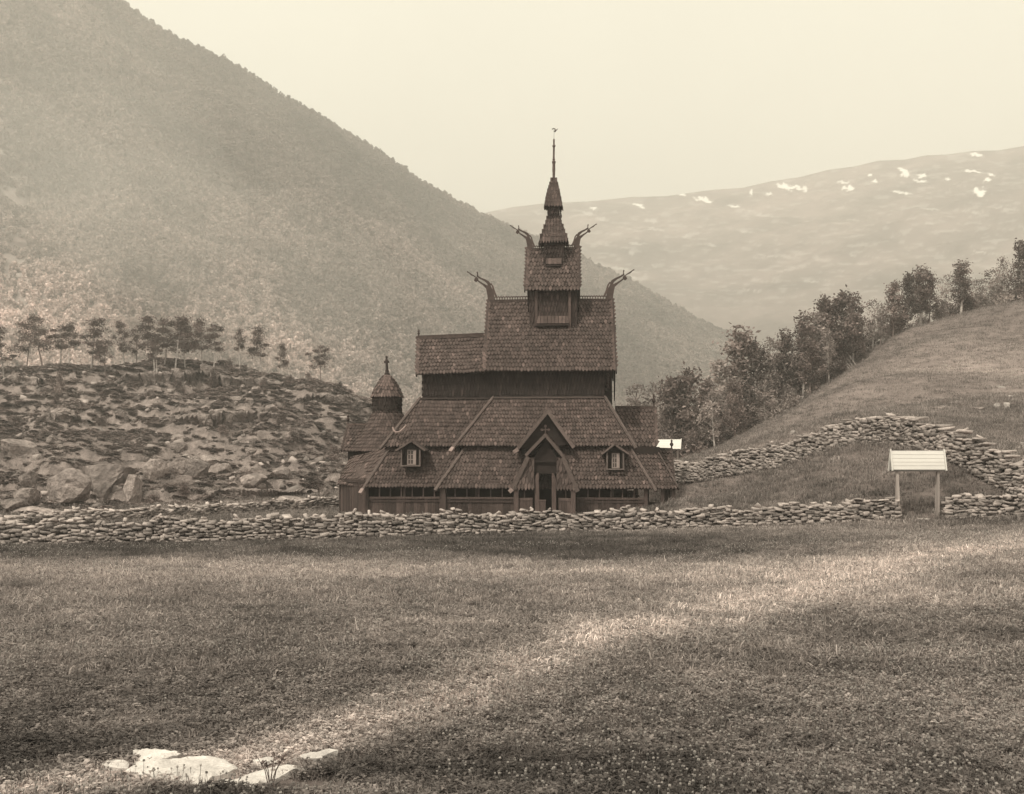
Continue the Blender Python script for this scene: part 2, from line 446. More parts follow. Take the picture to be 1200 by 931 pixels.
# aisle walls
xa0, xa1 = LX(543, -4.3), LX(735, -4.3)
mb = MB(); mb.box(xa0, xa1, -4.35, 4.35, 0, 4.35, .9); part(mb, 'aisle_wall', 'darkwood')
mb = MB(); mb.box(LX(462, -3.2), xa0+.05, -3.25, 3.25, 0, 4.3, .9); part(mb, 'aisle_wall', 'darkwood')

# ---- roofs
mb = MB()
e0, e1, t0, t1 = L(566, 434, -3.15), L(722, 435, -3.15), L(572, 353, 0), L(718.5, 353, 0)
zz = (e0.z+e1.z)/2; e0.z = e1.z = zz; zr = (t0.z+t1.z)/2; t0.z = t1.z = zr
nave_e0, nave_e1, nave_t0, nave_t1 = e0, e1, t0, t1
both(mb, e0, e1, t1, t0, row=.26, w=.15)
nroof = part(mb, 'nave_roof', 'shingle')
def roof_line(z):  # ly of the nave roof surface at height z
    return -3.15*(zr-z)/(zr-zz)
mb = MB()
for s in (1, -1):
    mb.beam((e0.x+.02, -3.2*s, e0.z-.12), (t0.x+.02, 0, t0.z+.02), .13, .2, up=(0, -1, .7), tone=.8)
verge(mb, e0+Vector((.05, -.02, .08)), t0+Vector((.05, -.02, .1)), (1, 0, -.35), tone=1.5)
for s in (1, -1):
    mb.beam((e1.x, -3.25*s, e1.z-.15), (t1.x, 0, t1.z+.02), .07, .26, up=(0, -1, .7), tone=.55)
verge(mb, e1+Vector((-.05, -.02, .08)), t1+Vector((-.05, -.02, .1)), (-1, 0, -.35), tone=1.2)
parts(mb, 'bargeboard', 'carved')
mb = MB(); mb.box(xn1-.05, nave_e1.x-.12, 1.0, 3.3, 6.6, 8.9, .8); part(mb, 'gable_wall', 'darkwood')
# drooping verge curtain at the far side of the west gable
mb = MB()
a = nave_e1
mb.prism([(a.x+.02, .6, 9.3), (a.x+.06, 3.2, 7.05), (a.x+.06, 3.55, 7.05), (a.x+.02, 2.6, 9.4), (a.x+.02, .9, 11.6)], (.06, 0, 0), .5)
part(mb, 'gable_skirt', 'wall_shingle')
mb = MB()
shingles(mb, (xn1+.04, -2.2, 7.75), (xn1+.3, 1.2, 7.75), (xn1+.3, 1.2, 8.5), (xn1+.04, -2.2, 8.5), row=.24, w=.14, tone=1.0)
part(mb, 'gable_shingles', 'shingle')

mb = MB()
e0, e1, t0, t1 = L(488, 439, -2.15), L(570, 435, -2.15), L(489.5, 398, 0), L(570, 394, 0)
e1.x = t1.x = nave_e0.x+.45
both(mb, e0, e1, t1, t0, row=.26, w=.15)
part(mb, 'chancel_roof', 'shingle')
c_e0, c_t0, c_t1 = e0, t0, t1
mb = MB()
verge(mb, e0+Vector((.03, -.02, .08)), t0+Vector((.03, -.02, .08)), (1, 0, -.35), tone=1.4)
for s in (1, -1): mb.beam((e0.x, -2.2*s, e0.z-.1), (t0.x, 0, t0.z), .08, .2, up=(0, -1, .7), tone=.7)
parts(mb, 'bargeboard', 'carved')
mb = MB()
mb.beam(t0+Vector((-.1, 0, .08)), t1+Vector((0, 0, .08)), .16, .2, tone=1.0)
mb.beam(t0+Vector((0, 0, .2)), t1+Vector((0, 0, .2)), .06, .06, tone=.8)
part(mb, 'ridge_beam', 'carved')
mb = MB(); p = t0+Vector((.06, 0, 0))
mb.lathe(p, [(.05, p.z), (.045, p.z+.3), (.09, p.z+.36), (.04, p.z+.42), (.07, p.z+.5), (.03, p.z+.6), (.02, p.z+.62)], 8, .8)
part(mb, 'finial', 'carved')

# nave aisle roof (hipped all round)
def hip_roof(e0, e1, t0, t1, name, back=True, ends=(1, 1), **k):
    mb = MB()
    (both if back else shingles)(mb, e0, e1, t1, t0, **k)
    if ends[0]: shingles(mb, mir(e0), e0, t0, mir(t0), **k)
    if ends[1]: shingles(mb, e1, mir(e1), mir(t1), t1, **k)
    return part(mb, name, 'shingle')
def level(*ps):
    z = sum(p.z for p in ps)/len(ps)
    for p in ps: p.z = z
a_e0, a_e1, a_t0, a_t1 = L(535, 523, -4.8), L(742, 522, -4.8), L(578, 467, -2.62), L(709, 468, -2.62)
level(a_e0, a_e1); level(a_t0, a_t1)
hip_roof(a_e0, a_e1, a_t0, a_t1, 'aisle_roof', row=.24, w=.135)
ca_e0, ca_e1, ca_t0, ca_t1 = L(449, 525, -3.6), L(550, 521, -3.6), L(492.5, 469, -1.75), L(582, 468, -1.75)
ca_e1.x = ca_t1.x = a_t0.x; level(ca_e0, ca_e1); level(ca_t0, ca_t1)
hip_roof(ca_e0, ca_e1, ca_t0, ca_t1, 'aisle_roof', ends=(1, 0), row=.24, w=.135)
# gallery roofs
def gallery_pair(e0, e1, t1, t0):
    mb = MB(); shingles(mb, e0, e1, t1, t0, row=.25, w=.14); part(mb, 'gallery_roof', 'shingle')
    mb = MB(); shingles(mb, mir(e1), mir(e0), mir(t0), mir(t1), row=.33, w=.18); part(mb, 'gallery_roof', 'shingle')
g_e0, g_e1, g_t0, g_t1 = L(513, 571.5, -6.3), L(766, 573, -6.3), L(549, 523, -4.36), L(736, 523, -4.36)
level(g_e0, g_e1); level(g_t0, g_t1)
mb = MB()
# front face is interrupted by the porch
pL, pR = LX(603, -6.3), LX(676, -6.3)
gallery_pair(g_e0, g_e1, g_t1, g_t0)
shingles(mb, mir(g_e0), g_e0, g_t0, mir(g_t0), row=.25, w=.14)
part(mb, 'gallery_roof', 'shingle'); mb = MB()
shingles(mb, g_e1, mir(g_e1), mir(g_t1), g_t1, row=.25, w=.14)
part(mb, 'gallery_roof', 'shingle')
cg_e0, cg_e1, cg_t0, cg_t1 = L(428, 571.5, -5.0), L(540, 570, -5.0), L(458, 526, -3.2), L(560, 523, -3.2)
cg_e1.x = cg_t1.x = g_t0.x+.1; level(cg_e0, cg_e1); level(cg_t0, cg_t1)
gallery_pair(cg_e0, cg_e1, cg_t1, cg_t0)
# apse ambulatory roof: facets going round
B_e, B_t = L(396.5, 567, -2.7), L(411, 537, -1.9)
C_e, C_t = mir(B_e), mir(B_t)
B_e.x -= 0; C_e.x = B_e.x-.15
mb = MB()
shingles(mb, B_e, cg_e0, cg_t0, B_t, row=.25, w=.14, tone=1.15)  # facet toned lighter: sun on the apse side put into the colour
shingles(mb, C_e, B_e, B_t, C_t, row=.25, w=.14)
shingles(mb, mir(cg_e0), C_e, C_t, mir(cg_t0), row=.3, w=.2)
part(mb, 'apse_gallery_roof', 'shingle')

# west transept-like roof and west porch roofs
def ridge_roof(px0, px1, pye, pyr, ly, name, wall_hy=None, vtone=1.2, row=.26, tone=1.0):
    e0, e1 = L(px0, pye, -ly), L(px1, pye, -ly); t0, t1 = L(px0, pyr, 0), L(px1, pyr, 0)
    level(e0, e1); level(t0, t1); t0.x = e0.x; t1.x = e1.x
    mb = MB(); both(mb, e0, e1, t1, t0, row=row, w=.15, tone=tone); part(mb, name, 'shingle')
    mb = MB(); mb.beam(t0+Vector((0, 0, .06)), t1+Vector((.1, 0, .06)), .16, .16, tone=.9); part(mb, 'ridge_beam', 'carved')
    return e0, e1, t0, t1
w_e0, w_e1, w_t0, w_t1 = ridge_roof(722, 768, 523, 479, 2.1, 'west_roof')
mb = MB(); verge(mb, w_e1+Vector((.08, -.02, .05)), w_t1+Vector((.08, -.02, .05)), (-1, 0, -.35), tone=1.3)
for s in (1, -1): mb.beam((w_e1.x+.02, -2.15*s, w_e1.z-.1), (w_t1.x+.02, 0, w_t1.z), .07, .2, up=(0, -1, .7), tone=.8)
parts(mb, 'bargeboard', 'carved')
mb = MB(); mb.prism([(w_e1.x-.35, y, z) for y, z in ((-1.75, 0), (1.75, 0), (1.75, w_e1.z+.1), (0, w_t1.z-.25), (-1.75, w_e1.z+.1))][::-1], (-.1, 0, 0), .9); 
mb.box(xa1-.1, w_e1.x-.4, -1.7, 1.7, 2.6, w_e1.z+.2, .8)
part(mb, 'west_wall', 'darkwood')
mb = MB(); p = w_t1+Vector((.05, 0, 0))
mb.lathe(p, [(.05, p.z), (.05, p.z+.35), (.13, p.z+.45), (.1, p.z+.6), (.05, p.z+.68), (.08, p.z+.78), (.02, p.z+.9)], 8, .7); part(mb, 'finial', 'carved')
# lower west roofs
l_e0, l_e1, l_t1, l_t0 = L(752, 573, -4.2), L(793.5, 573, -4.2), L(771, 534, -2.5), L(737, 531, -2.5)
level(l_e0, l_e1); level(l_t0, l_t1)
l_e0.x = l_t0.x = g_t1.x-.3
gallery_pair(l_e0, l_e1, l_t1, l_t0); mb = MB()
shingles(mb, l_e1, mir(l_e1), mir(l_t1), l_t1, row=.3, w=.2)
part(mb, 'gallery_roof', 'shingle')
mb = MB(); mb.box(g_t1.x-.4, l_t1.x+.1, -2.55, 2.55, l_t1.z-.2, w_e1.z-.02, .9); part(mb, 'west_wall', 'darkwood')
p_e0, p_e1, p_t0, p_t1 = ridge_roof(768, 790, 566, 527.5, 2.3, 'west_porch_roof', tone=.95)
mb = MB()
for s in (1, -1): mb.beam((p_e1.x+.04, -2.35*s, p_e1.z-.1), (p_t1.x+.04, 0, p_t1.z+.02), .08, .2, up=(0, -1, .7), tone=.7)
parts(mb, 'bargeboard', 'carved')
mb = MB(); p = p_t1+Vector((.04, 0, 0))
mb.lathe(p, [(.05, p.z), (.045, p.z+.25), (.12, p.z+.33), (.1, p.z+.42), (.04, p.z+.5), (.07, p.z+.58), (.02, p.z+.66)], 8, .5); part(mb, 'finial', 'carved')

# hip boards
mb = MB()
def hipb(e, t, w=.2, tone=1.0, over=.35, mirror=True, lift=.09, h=.12):
    global mb
    e = Vector(e); t = Vector(t); d = (e-t).normalized()
    up = Vector((0, -.5, .8))
    a = t+Vector((0, 0, lift)); b = e+d*over+Vector((0, 0, lift))
    w *= .85; m1 = MB(); m1.beam(a, b, w, h, up=up, tone=tone); m1.beam(a+Vector((0, 0, .07)), b-d*.05+Vector((0, 0, .07)), .06, .05, up=up, tone=tone*1.25)
    part(m1, 'hip_board', 'board')
    if mirror:
        m2 = MB(); m2.beam(mir(a), mir(b), w, h, up=(0, .5, .8), tone=tone); part(m2, 'hip_board', 'board')
hipb(a_e0, a_t0, tone=.85); hipb(a_e1, a_t1, tone=.75, w=.24)
hipb(ca_e0, ca_t0, tone=.75); hipb(g_e0, g_t0, tone=.85, w=.22); hipb(g_e1, g_t1, tone=.85)
hipb(cg_e0, cg_t0, tone=.8, over=.45); hipb(l_e1, l_t1, tone=.7, w=.14, over=.05)
# pale broken ends of the boards
mb = MB()
for e, t in ((cg_e0, cg_t0), (a_e0, a_t0)):
    d = (e-t).normalized(); b = e+d*.32+Vector((0, 0, .1)); mb.beam(b, b+d*.35, .21, .14, up=(0, -.5, .8), tone=2.4)
parts(mb, 'board_end', 'board')
# curled pale piece lying on the chancel hip
mb = MB(); pts = []
for a, b in ((460, 500), (461, 504), (464, 506.5), (468, 506), (472, 503), (476, 498)): pts.append(L(a, b, -3.75+(506-b)*.02))
mb.tube(pts, [.04, .055, .06, .06, .06, .05], 6, 2.6); part(mb, 'curled_board', 'board')
# flashing boards at top of the aisle and gallery roofs
mb = MB()
for a, b in ((a_t0, a_t1),):
    mb.beam(a+Vector((0, -.05, .06)), b+Vector((0, -.05, .06)), .2, .1, tone=.75)
mb.beam(ca_t0+Vector((0, -.05, .05)), ca_t1+Vector((0, -.05, .05)), .16, .08, tone=.5)
parts(mb, 'flashing_board', 'board')

# ---- crested nave ridge
def comb(t0, t1, x0, x1, size=1.0):
    mb = MB(); z = t0.z
    mb.box(x0, x1, -.09, .09, z-.1, z+.16*size, .8)
    mb.box(x0, x1, -.12, .12, z-.16, z-.09, .5)
    mb.box(x0, x1, -.04, .04, z+.34*size, z+.40*size, 1.0)
    n = max(2, int((x1-x0)/(.2*size)))
    for k in range(n+1):
        x = x0+(x1-x0)*k/n; mb.box(x-.035*size, x+.035*size, -.035, .035, z+.15*size, z+.36*size, 1.3)
        if k < n:
            xm = x+(x1-x0)/n/2; mb.box(xm-.02, xm+.02, -.03, .03, z+.38*size, z+.45*size, 1.6)
    part(mb, 'ridge_crest', 'carved')
sx0, sx1 = LX(620.5, -1.25), LX(676.5, -1.25)
comb(nave_t0, nave_t1, nave_t0.x+.1, sx0, .8); comb(nave_t0, nave_t1, sx1, nave_t1.x-.1, .8)

# ---- first turret
z1b, z1t = 11.0, LZ(647, 338, -1.3)
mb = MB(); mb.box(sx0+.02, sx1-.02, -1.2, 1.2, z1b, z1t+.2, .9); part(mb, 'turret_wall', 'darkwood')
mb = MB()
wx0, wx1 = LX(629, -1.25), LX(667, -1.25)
shingles(mb, (sx0, -1.22, z1b+.4), (sx1, -1.22, z1b+.4), (sx1, -1.22, z1t), (sx0, -1.22, z1t), row=.26, w=.13, base=False, tone=1.7)  # front tone lifted in the colour to offset the eave's shade
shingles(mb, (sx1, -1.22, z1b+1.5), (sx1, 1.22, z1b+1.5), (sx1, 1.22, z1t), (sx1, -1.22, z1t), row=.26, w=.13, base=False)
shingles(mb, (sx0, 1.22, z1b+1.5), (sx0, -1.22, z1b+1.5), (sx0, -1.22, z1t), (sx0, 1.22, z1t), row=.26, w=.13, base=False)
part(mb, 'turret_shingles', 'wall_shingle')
mb = MB()
zb = LZ(648, 381, -1.25)
mb.box(wx0-.1, wx0+.06, -1.42, -1.26, zb-.05, z1t, 1.0)
mb.box(wx1-.06, wx1+.1, -1.42, -1.26, zb-.35, z1t, 1.3)
mb.box(wx0, wx1, -1.5, -1.26, zb-.06, zb+.06, .45)
for k in range(9):
    x = wx0+(wx1-wx0)*(k+.5)/9; mb.beam((x, -1.3, zb+.55), (x, -1.48, zb+.08), .19, .05, up=(0, -1, 0), tone=random.uniform(1.0, 1.7))
part(mb, 'turret_sill', 'carved')
mb = MB()
e0, e1, t0, t1 = L(616, 340, -1.65), L(679.5, 340, -1.65), L(617, 292, 0), L(679, 292, 0)
level(e0, e1); level(t0, t1); e0.x = t0.x = (e0.x+t0.x)/2; e1.x = t1.x = (e1.x+t1.x)/2
both(mb, e0, e1, t1, t0, row=.27, w=.15); part(mb, 'turret_roof', 'shingle')
T0, T1, TE0, TE1 = t0, t1, e0, e1
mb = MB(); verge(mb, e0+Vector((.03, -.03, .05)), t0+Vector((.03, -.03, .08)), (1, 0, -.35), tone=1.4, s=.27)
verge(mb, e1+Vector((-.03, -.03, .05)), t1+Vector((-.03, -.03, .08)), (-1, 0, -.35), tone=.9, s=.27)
for q in (e0, e1):
    for s in (1, -1): mb.beam((q.x, -1.7*s, q.z-.1), (q.x, 0, t0.z), .07, .2, up=(0, -1, .7), tone=.6)
parts(mb, 'bargeboard', 'carved')
mb = MB(); mb.prism([(e0.x+.3, y, z) for y, z in ((-1.3, e0.z-.1), (1.3, e0.z-.1), (0, t0.z-.2))][::-1], (e1.x-e0.x-.6, 0, 0), .8); part(mb, 'turret_gable', 'darkwood')
# ---- second turret
s2 = .62; xm = (LX(636.5, -.6)+LX(661.5, -.6))/2; hw = (LX(661.5, -.6)-LX(636.5, -.6))/2
z2t = LZ(649, 285, -.7)
comb(t0, t1, t0.x+.05, xm-hw, .6); comb(t0, t1, xm+hw, t1.x-.05, .6)
mb = MB(); mb.box(xm-hw+.02, xm+hw-.02, -s2, s2, 14.6, z2t+.1, .9); part(mb, 'turret_wall', 'darkwood')
mb = MB()
z2b = LZ(649, 310, -.75)
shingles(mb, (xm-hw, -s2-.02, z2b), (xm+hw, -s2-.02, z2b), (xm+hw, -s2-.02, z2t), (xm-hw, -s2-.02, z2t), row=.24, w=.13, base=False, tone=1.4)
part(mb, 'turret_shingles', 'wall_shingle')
mb = MB(); mb.box(xm-hw*.72, xm+hw*.72, -s2-.3, -s2-.02, z2b-.12, z2b-.02, .35)
for k in range(6):
    x = xm-hw*.72+hw*1.44*(k+.5)/6; mb.beam((x, -s2-.05, z2b+.42), (x, -s2-.27, z2b+.02), .19, .05, up=(0, -1, 0), tone=random.uniform(.9, 1.5))
part(mb, 'turret_sill', 'carved')
def sq_spire(prof, cx, name, row=.24, w=.13, ratio=1.0):
    mb = MB()
    for (r0, z0), (r1, z1) in zip(prof[:-1], prof[1:]):
        c = [(cx-r0, -r0*ratio), (cx+r0, -r0*ratio), (cx+r0, r0*ratio), (cx-r0, r0*ratio)]
        d = [(cx-r1, -r1*ratio), (cx+r1, -r1*ratio), (cx+r1, r1*ratio), (cx-r1, r1*ratio)]
        for k in range(4):
            a, b, cc, dd = c[k], c[(k+1) % 4], d[(k+1) % 4], d[k]
            shingles(mb, (a[0], a[1], z0), (b[0], b[1], z0), (cc[0], cc[1], z1), (dd[0], dd[1], z1), row=row, w=w, base=False, lift=.03)
    n = len(prof); mb.lathe((cx, 0), [(r*1.414-.02, z) for r, z in prof], 4, .7, rot=math.pi/4)
    return part(mb, name, 'shingle')
px2m = lambda p: p/F*DC
zpy = lambda py: CZ+(HY-py)/F*(DC)
xs = LX(649, 0)
sq_spire([(px2m(16.5), zpy(285.5)), (px2m(14.0), zpy(278)), (px2m(10), zpy(266)), (px2m(7.2), zpy(256))], xs, 'spire_roof')
mb = MB(); mb.box(xs-px2m(7), xs+px2m(7), -px2m(7), px2m(7), zpy(258), zpy(242), .8)
part(mb, 'spire_wall', 'darkwood')
mb = MB()
r = px2m(7)+.01
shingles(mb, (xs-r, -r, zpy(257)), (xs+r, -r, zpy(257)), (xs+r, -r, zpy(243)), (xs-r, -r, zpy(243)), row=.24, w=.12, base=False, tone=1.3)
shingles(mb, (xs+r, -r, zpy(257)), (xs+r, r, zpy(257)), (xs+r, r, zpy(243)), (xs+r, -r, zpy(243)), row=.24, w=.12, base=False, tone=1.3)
part(mb, 'turret_shingles', 'wall_shingle')
sq_spire([(px2m(10.2), zpy(243.5)), (px2m(8.6), zpy(234)), (px2m(6.6), zpy(224)), (px2m(4.2), zpy(215)), (px2m(1.8), zpy(209.5))], xs, 'spire_cap')
mb = MB()
mb.lathe((xs, 0), [(.12, zpy(211)), (.14, zpy(209.3)), (.075, zpy(208.5)), (.095, zpy(198)), (.085, zpy(192)), (.12, zpy(190.5)), (.12, zpy(189.3)), (.06, zpy(188)), (.09, zpy(187)), (.06, zpy(185.5)), (.06, zpy(173)), (.1, zpy(172)), (.1, zpy(171)), (.05, zpy(170)), (.055, zpy(164)), (.02, zpy(162.8))], 10, 1.5)
mst = part(mb, 'spire_mast', 'carved')
mb = MB(); mb.tube([(xs, 0, zpy(164)), (xs, 0, zpy(152))], .009, 5, 1); 
pts = [(xs+px2m(a), 0, zpy(b)) for a, b in ((-2.6, 152.2), (-1, 151), (1, 151.6), (1.6, 153.2), (-.2, 154.6), (1, 154.9), (2.8, 152.6), (4.2, 151.4))]
mb.tube(pts, [.025, .035, .035, .035, .03, .035, .03, .015], 5, 1)
part(mb, 'weathervane', 'iron')

# ---- dragon heads
def dragon(side, base, s=1.0):
    """carved neck and gaping head on a ridge end; side -1 looks east, +1 west"""
    d = empty('dragon_head', base); d.parent = church
    def ribbon(pts, wid, th, tone, name, mt='carved', rim=False):
        mb = MB(); n = len(pts); vs = []
        for i, (x, z) in enumerate(pts):
            a = pts[max(i-1, 0)]; b = pts[min(i+1, n-1)]; tx, tz = b[0]-a[0], b[1]-a[1]; l = math.hypot(tx, tz); nx, nz = -tz/l, tx/l
            w = wid[i]/2
            for yy in (-th/2, th/2):
                vs.append((side*(x+nx*w)*s, yy, (z+nz*w)*s)); vs.append((side*(x-nx*w)*s, yy, (z-nz*w)*s))
        fs = []
        for i in range(n-1):
            a = i*4; b = a+4
            fs += [(a, a+1, b+1, b), (a+2, b+2, b+3, a+3), (a, b, b+2, a+2), (a+1, a+3, b+3, b+1)]
        fs += [(0, 2, 3, 1), ((n-1)*4, (n-1)*4+1, (n-1)*4+3, (n-1)*4+2)]
        mb.add(vs, fs, tone); return mb.build(name, M[mt], d)
    ribbon([(-.12, -.25), (-.06, .15), (.02, .5), (.14, .82)], [.44, .42, .38, .30], .16, 1.0, 'neck')
    ribbon([(-.42, .05), (-.26, .4), (-.17, .75), (-.05, .95)], [.12, .13, .10, .06], .08, 1.3, 'mane')
    # upper and lower jaw with a gap between
    ribbon([(.02, .80), (.12, 1.0), (.32, 1.14), (.58, 1.26), (.80, 1.40)], [.20, .18, .12, .09, .08], .12, .9, 'upper_jaw')
    ribbon([(.22, .74), (.44, .90), (.66, 1.05), (.84, 1.20)], [.18, .10, .08, .08], .11, .9, 'lower_jaw')
    ribbon([(.76, 1.28), (.84, 1.20), (.92, 1.08)], [.14, .22, .16], .13, .9, 'muzzle')
    ribbon([(.78, 1.34), (.76, 1.5), (.79, 1.66)], [.09, .06, .08], .06, .9, 'horn')
    ribbon([(.86, 1.32), (1.02, 1.43), (1.16, 1.50), (1.30, 1.62), (1.42, 1.68)], [.05, .06, .09, .05, .08], .05, .85, 'tongue')
    return d
k = .92
dragon(-1, (nave_t0.x+.12, 0, nave_t0.z+.18), 1.02)
dragon(1, (nave_t1.x-.14, 0, nave_t1.z+.18), 1.02)
dragon(-1, (T0.x+.14, 0, T0.z+.1), .84)
dragon(1, (T1.x-.14, 0, T1.z+.1), .84)

# ---- apse with its round turret
ax = LX(453.5, 0)
rdrum = px2m(16.8)
mb = MB(); mb.lathe((ax, 0), [(rdrum, zpy(486)), (rdrum, zpy(462))], 24, .8); part(mb, 'apse_turret_wall', 'darkwood')
mb = MB(); cone_shingles(mb, (ax, 0), [(rdrum+.01, zpy(485)), (rdrum+.011, zpy(464))], row=.24, w=.12, tone=1.1); part(mb, 'turret_shingles', 'wall_shingle')
mb = MB(); cone_shingles(mb, (ax, 0), [(px2m(18.5), zpy(465)), (px2m(16), zpy(458.5)), (px2m(11.8), zpy(450)), (px2m(7), zpy(443)), (px2m(3), zpy(438.8)), (px2m(1.5), zpy(437.5))], row=.24, w=.13, tone=1.6, amp=.5); part(mb, 'apse_turret_roof', 'shingle')
mb = MB(); mb.lathe((ax, 0), [(px2m(3.2), zpy(438)), (px2m(3.2), zpy(436.5)), (px2m(2), zpy(435)), (px2m(2.4), zpy(433.5)), (px2m(1.7), zpy(432)), (px2m(1.5), zpy(425)), (px2m(1.9), zpy(421)), (px2m(1.1), zpy(419)), (px2m(1.5), zpy(416.5)), (px2m(.8), zpy(415.5))], 10, .55)
mb.box(ax-px2m(3), ax+px2m(3), -.06, .06, zpy(424), zpy(421.5), .55)
part(mb, 'finial', 'carved')
mb = MB(); ze = zpy(527.5)
cone_shingles(mb, (ax, 0), [(2.55, ze-.05), (2.1, ze+.5), (1.3, ze+1.55), (px2m(16.5), zpy(482.5))], row=.25, w=.14, tone=1.05); part(mb, 'apse_roof', 'shingle')
mb = MB(); mb.lathe((ax, 0), [(2.15, 0), (2.15, ze+.1)], 28, .9); part(mb, 'apse_wall', 'darkwood')
# little eastern gable
gx0 = LX(404.5, -.8); gx1 = LX(436, 0); gr = zpy(498)
mb = MB(); both(mb, (gx0, -1.75, ze-.05), (gx1, -1.75, ze-.05), (gx1, 0, gr), (gx0, 0, gr), row=.25, w=.14); part(mb, 'apse_gable_roof', 'shingle')
mb = MB(); mb.beam((gx0-.05, 0, gr+.06), (LX(429, 0), 0, gr+.06), .14, .12, tone=1.6)
part(mb, 'ridge_beam', 'carved')
mb = MB(); verge(mb, (gx0+.05, -1.77, ze), (gx0+.05, -.02, gr+.05), (1, 0, -.35), tone=1.1, s=.26)
mb.beam((gx0, 1.8, ze-.05), (gx0, 0, gr), .07, .2, up=(0, -1, .7), tone=.7); mb.beam((gx0, -1.8, ze-.05), (gx0, 0, gr), .07, .2, up=(0, -1, .7), tone=.7)
parts(mb, 'bargeboard', 'carved')
mb = MB(); mb.prism([(gx0+.3, y, z) for y, z in ((-1.4, 0), (1.4, 0), (1.4, ze), (0, gr-.2), (-1.4, ze))][::-1], (1.5, 0, 0), .9); part(mb, 'apse_wall', 'darkwood')
mb = MB(); mb.lathe((gx0, 0), [(.05, gr), (.05, gr+.25), (.1, gr+.32), (.1, gr+.42), (.05, gr+.5), (.08, gr+.58), (.02, gr+.66)], 8, .6); part(mb, 'finial', 'carved')

# ---- galleries: parapets, sills, posts
def gwall(p0, p1, zp, ze, closed=False, name='gallery_parapet', gaps=(), bal=.62, zb=-.35, wide=.2):
    p0 = Vector((p0[0], p0[1], 0)); p1 = Vector((p1[0], p1[1], 0)); d = p1-p0; ln = d.length; d.normalize(); nrm = Vector((d.y, -d.x, 0))
    mb = MB(); n = max(2, int(ln/wide)); top = ze if closed else zp
    for k in range(n):
        a = p0+d*(ln*k/n+.004); b = p0+d*(ln*(k+1)/n-.004); j = random.uniform(-.012, .012)
        zz = top
        q = [a+nrm*(.03+j), b+nrm*(.03+j), b-nrm*.02, a-nrm*.02]
        mb.prism([(v.x, v.y, zb) for v in q], (0, 0, zz-zb), random.uniform(.6, 1.4))
    part(mb, name, 'plank')
    mb = MB()
    if not closed:
        mb.beam(p0+Vector((0, 0, zp+.03))+nrm*.03, p1+Vector((0, 0, zp+.03))+nrm*.03, .16, .12, tone=1.25)
        mb.beam(p0+Vector((0, 0, zp-.16))+nrm*.06, p1+Vector((0, 0, zp-.16))+nrm*.06, .05, .1, tone=.9)
    mb.beam(p0+Vector((0, 0, ze)), p1+Vector((0, 0, ze)), .16, .16, tone=.8)
    parts(mb, 'gallery_rail', 'plank')
    if not closed:
        mb = MB(); m = max(1, int(ln/bal))
        for k in range(1, m):
            c = p0+d*(ln*k/m); mb.beam(c+nrm*.04+Vector((0, 0, zp+.05)), c+nrm*.04+Vector((0, 0, ze)), .08, .06, tone=1.5)
        parts(mb, 'gallery_baluster', 'plank')
def post(px, ly, top=1.75, w=.2, tone=1.0, x=None):
    x = LX(px, ly) if x is None else x
    mb = MB(); mb.beam((x, ly, -.35), (x, ly, top), w, w, up=(0, 1, 0), tone=tone); mb.box(x-w*.62, x+w*.62, ly-w*.62, ly+w*.62, -.35, .12, tone*.9)
    part(mb, 'post', 'plank')
yf = -6.0; zp = LZ(560, 584.5, yf); zeg = g_e0.z+.28
yc = -4.72; zpc = LZ(480, 584, yc); zec = cg_e0.z+.28
xN0, xN1 = LX(519, yf), LX(757, yf)
gwall((xN0, yf), (LX(603, yf), yf), zp, zeg, bal=.66)
gwall((LX(676, yf), yf), (xN1, yf), zp-.02, zeg, bal=.64)
gwall((xN1, -yf), (xN0, -yf), zp, zeg, bal=.66, wide=.4)
gwall((LX(432, yc), yc), (xN0, yc), zpc, zec, bal=.6)
gwall((xN0, yf), (xN0, yc), zp, zeg, closed=True)
gwall((xN0, -yc), (LX(432, yc), -yc), zpc, zec, bal=.6, wide=.4)
xB = LX(399, -2.5)
gwall((LX(432, yc), yc), (LX(420, yc), yc), zpc, zec, closed=True)
gwall((xB, -2.5), (LX(421, yc), yc), zpc, B_e.z+.2, closed=True)
gwall((xB, 2.5), (xB, -2.5), zpc, B_e.z+.2, closed=True, wide=.3)
gwall((LX(420, yc), -yc), (xB, 2.5), zpc, B_e.z+.2, closed=True, wide=.3)
for a, w_ in ((519, .34), (757, .22)): post(a, yf-.04, zeg, w_, 1.1)
for a in (558, 718): post(a, yf+.1, zeg, .14, .8)
post(430, yc-.03, zec, .2, .9); post(474, yc, zec, .12, .8)
post(399.5, -2.5, B_e.z+.25, .18, .7)
post(0, -yf, zeg, .22, 1, x=xN1); post(0, -yf, zeg, .22, 1, x=xN0)
# west end: open posts, light falls through
xW = LX(788, -3.9)
gwall((xN1, yf), (xN1, -3.9), zp-.25, zeg); gwall((xN1, 3.9), (xN1, -yf), zp-.25, zeg, wide=.4)
gwall((xN1, -3.95), (xW, -3.95), .35, l_e0.z+.28, bal=.9)
gwall((xW, 3.95), (xN1, 3.95), .35, l_e0.z+.28, bal=.9, wide=.4)
post(776, -3.98, l_e0.z+.3, .2, .9); post(788.5, -3.98, l_e0.z+.3, .26, .8)
for y in (-1.2, 1.2, 3.98): post(0, y, l_e0.z+.4, .24, .8, x=xW)
mb = MB(); mb.box(xB+.2, xW-.1, -4.4, 4.4, -.5, -.02, .7); mb.box(xN0+.1, xN1-.1, -5.9, 5.9, -.52, -.03, .7); parts(mb, 'sill_floor', 'plank')

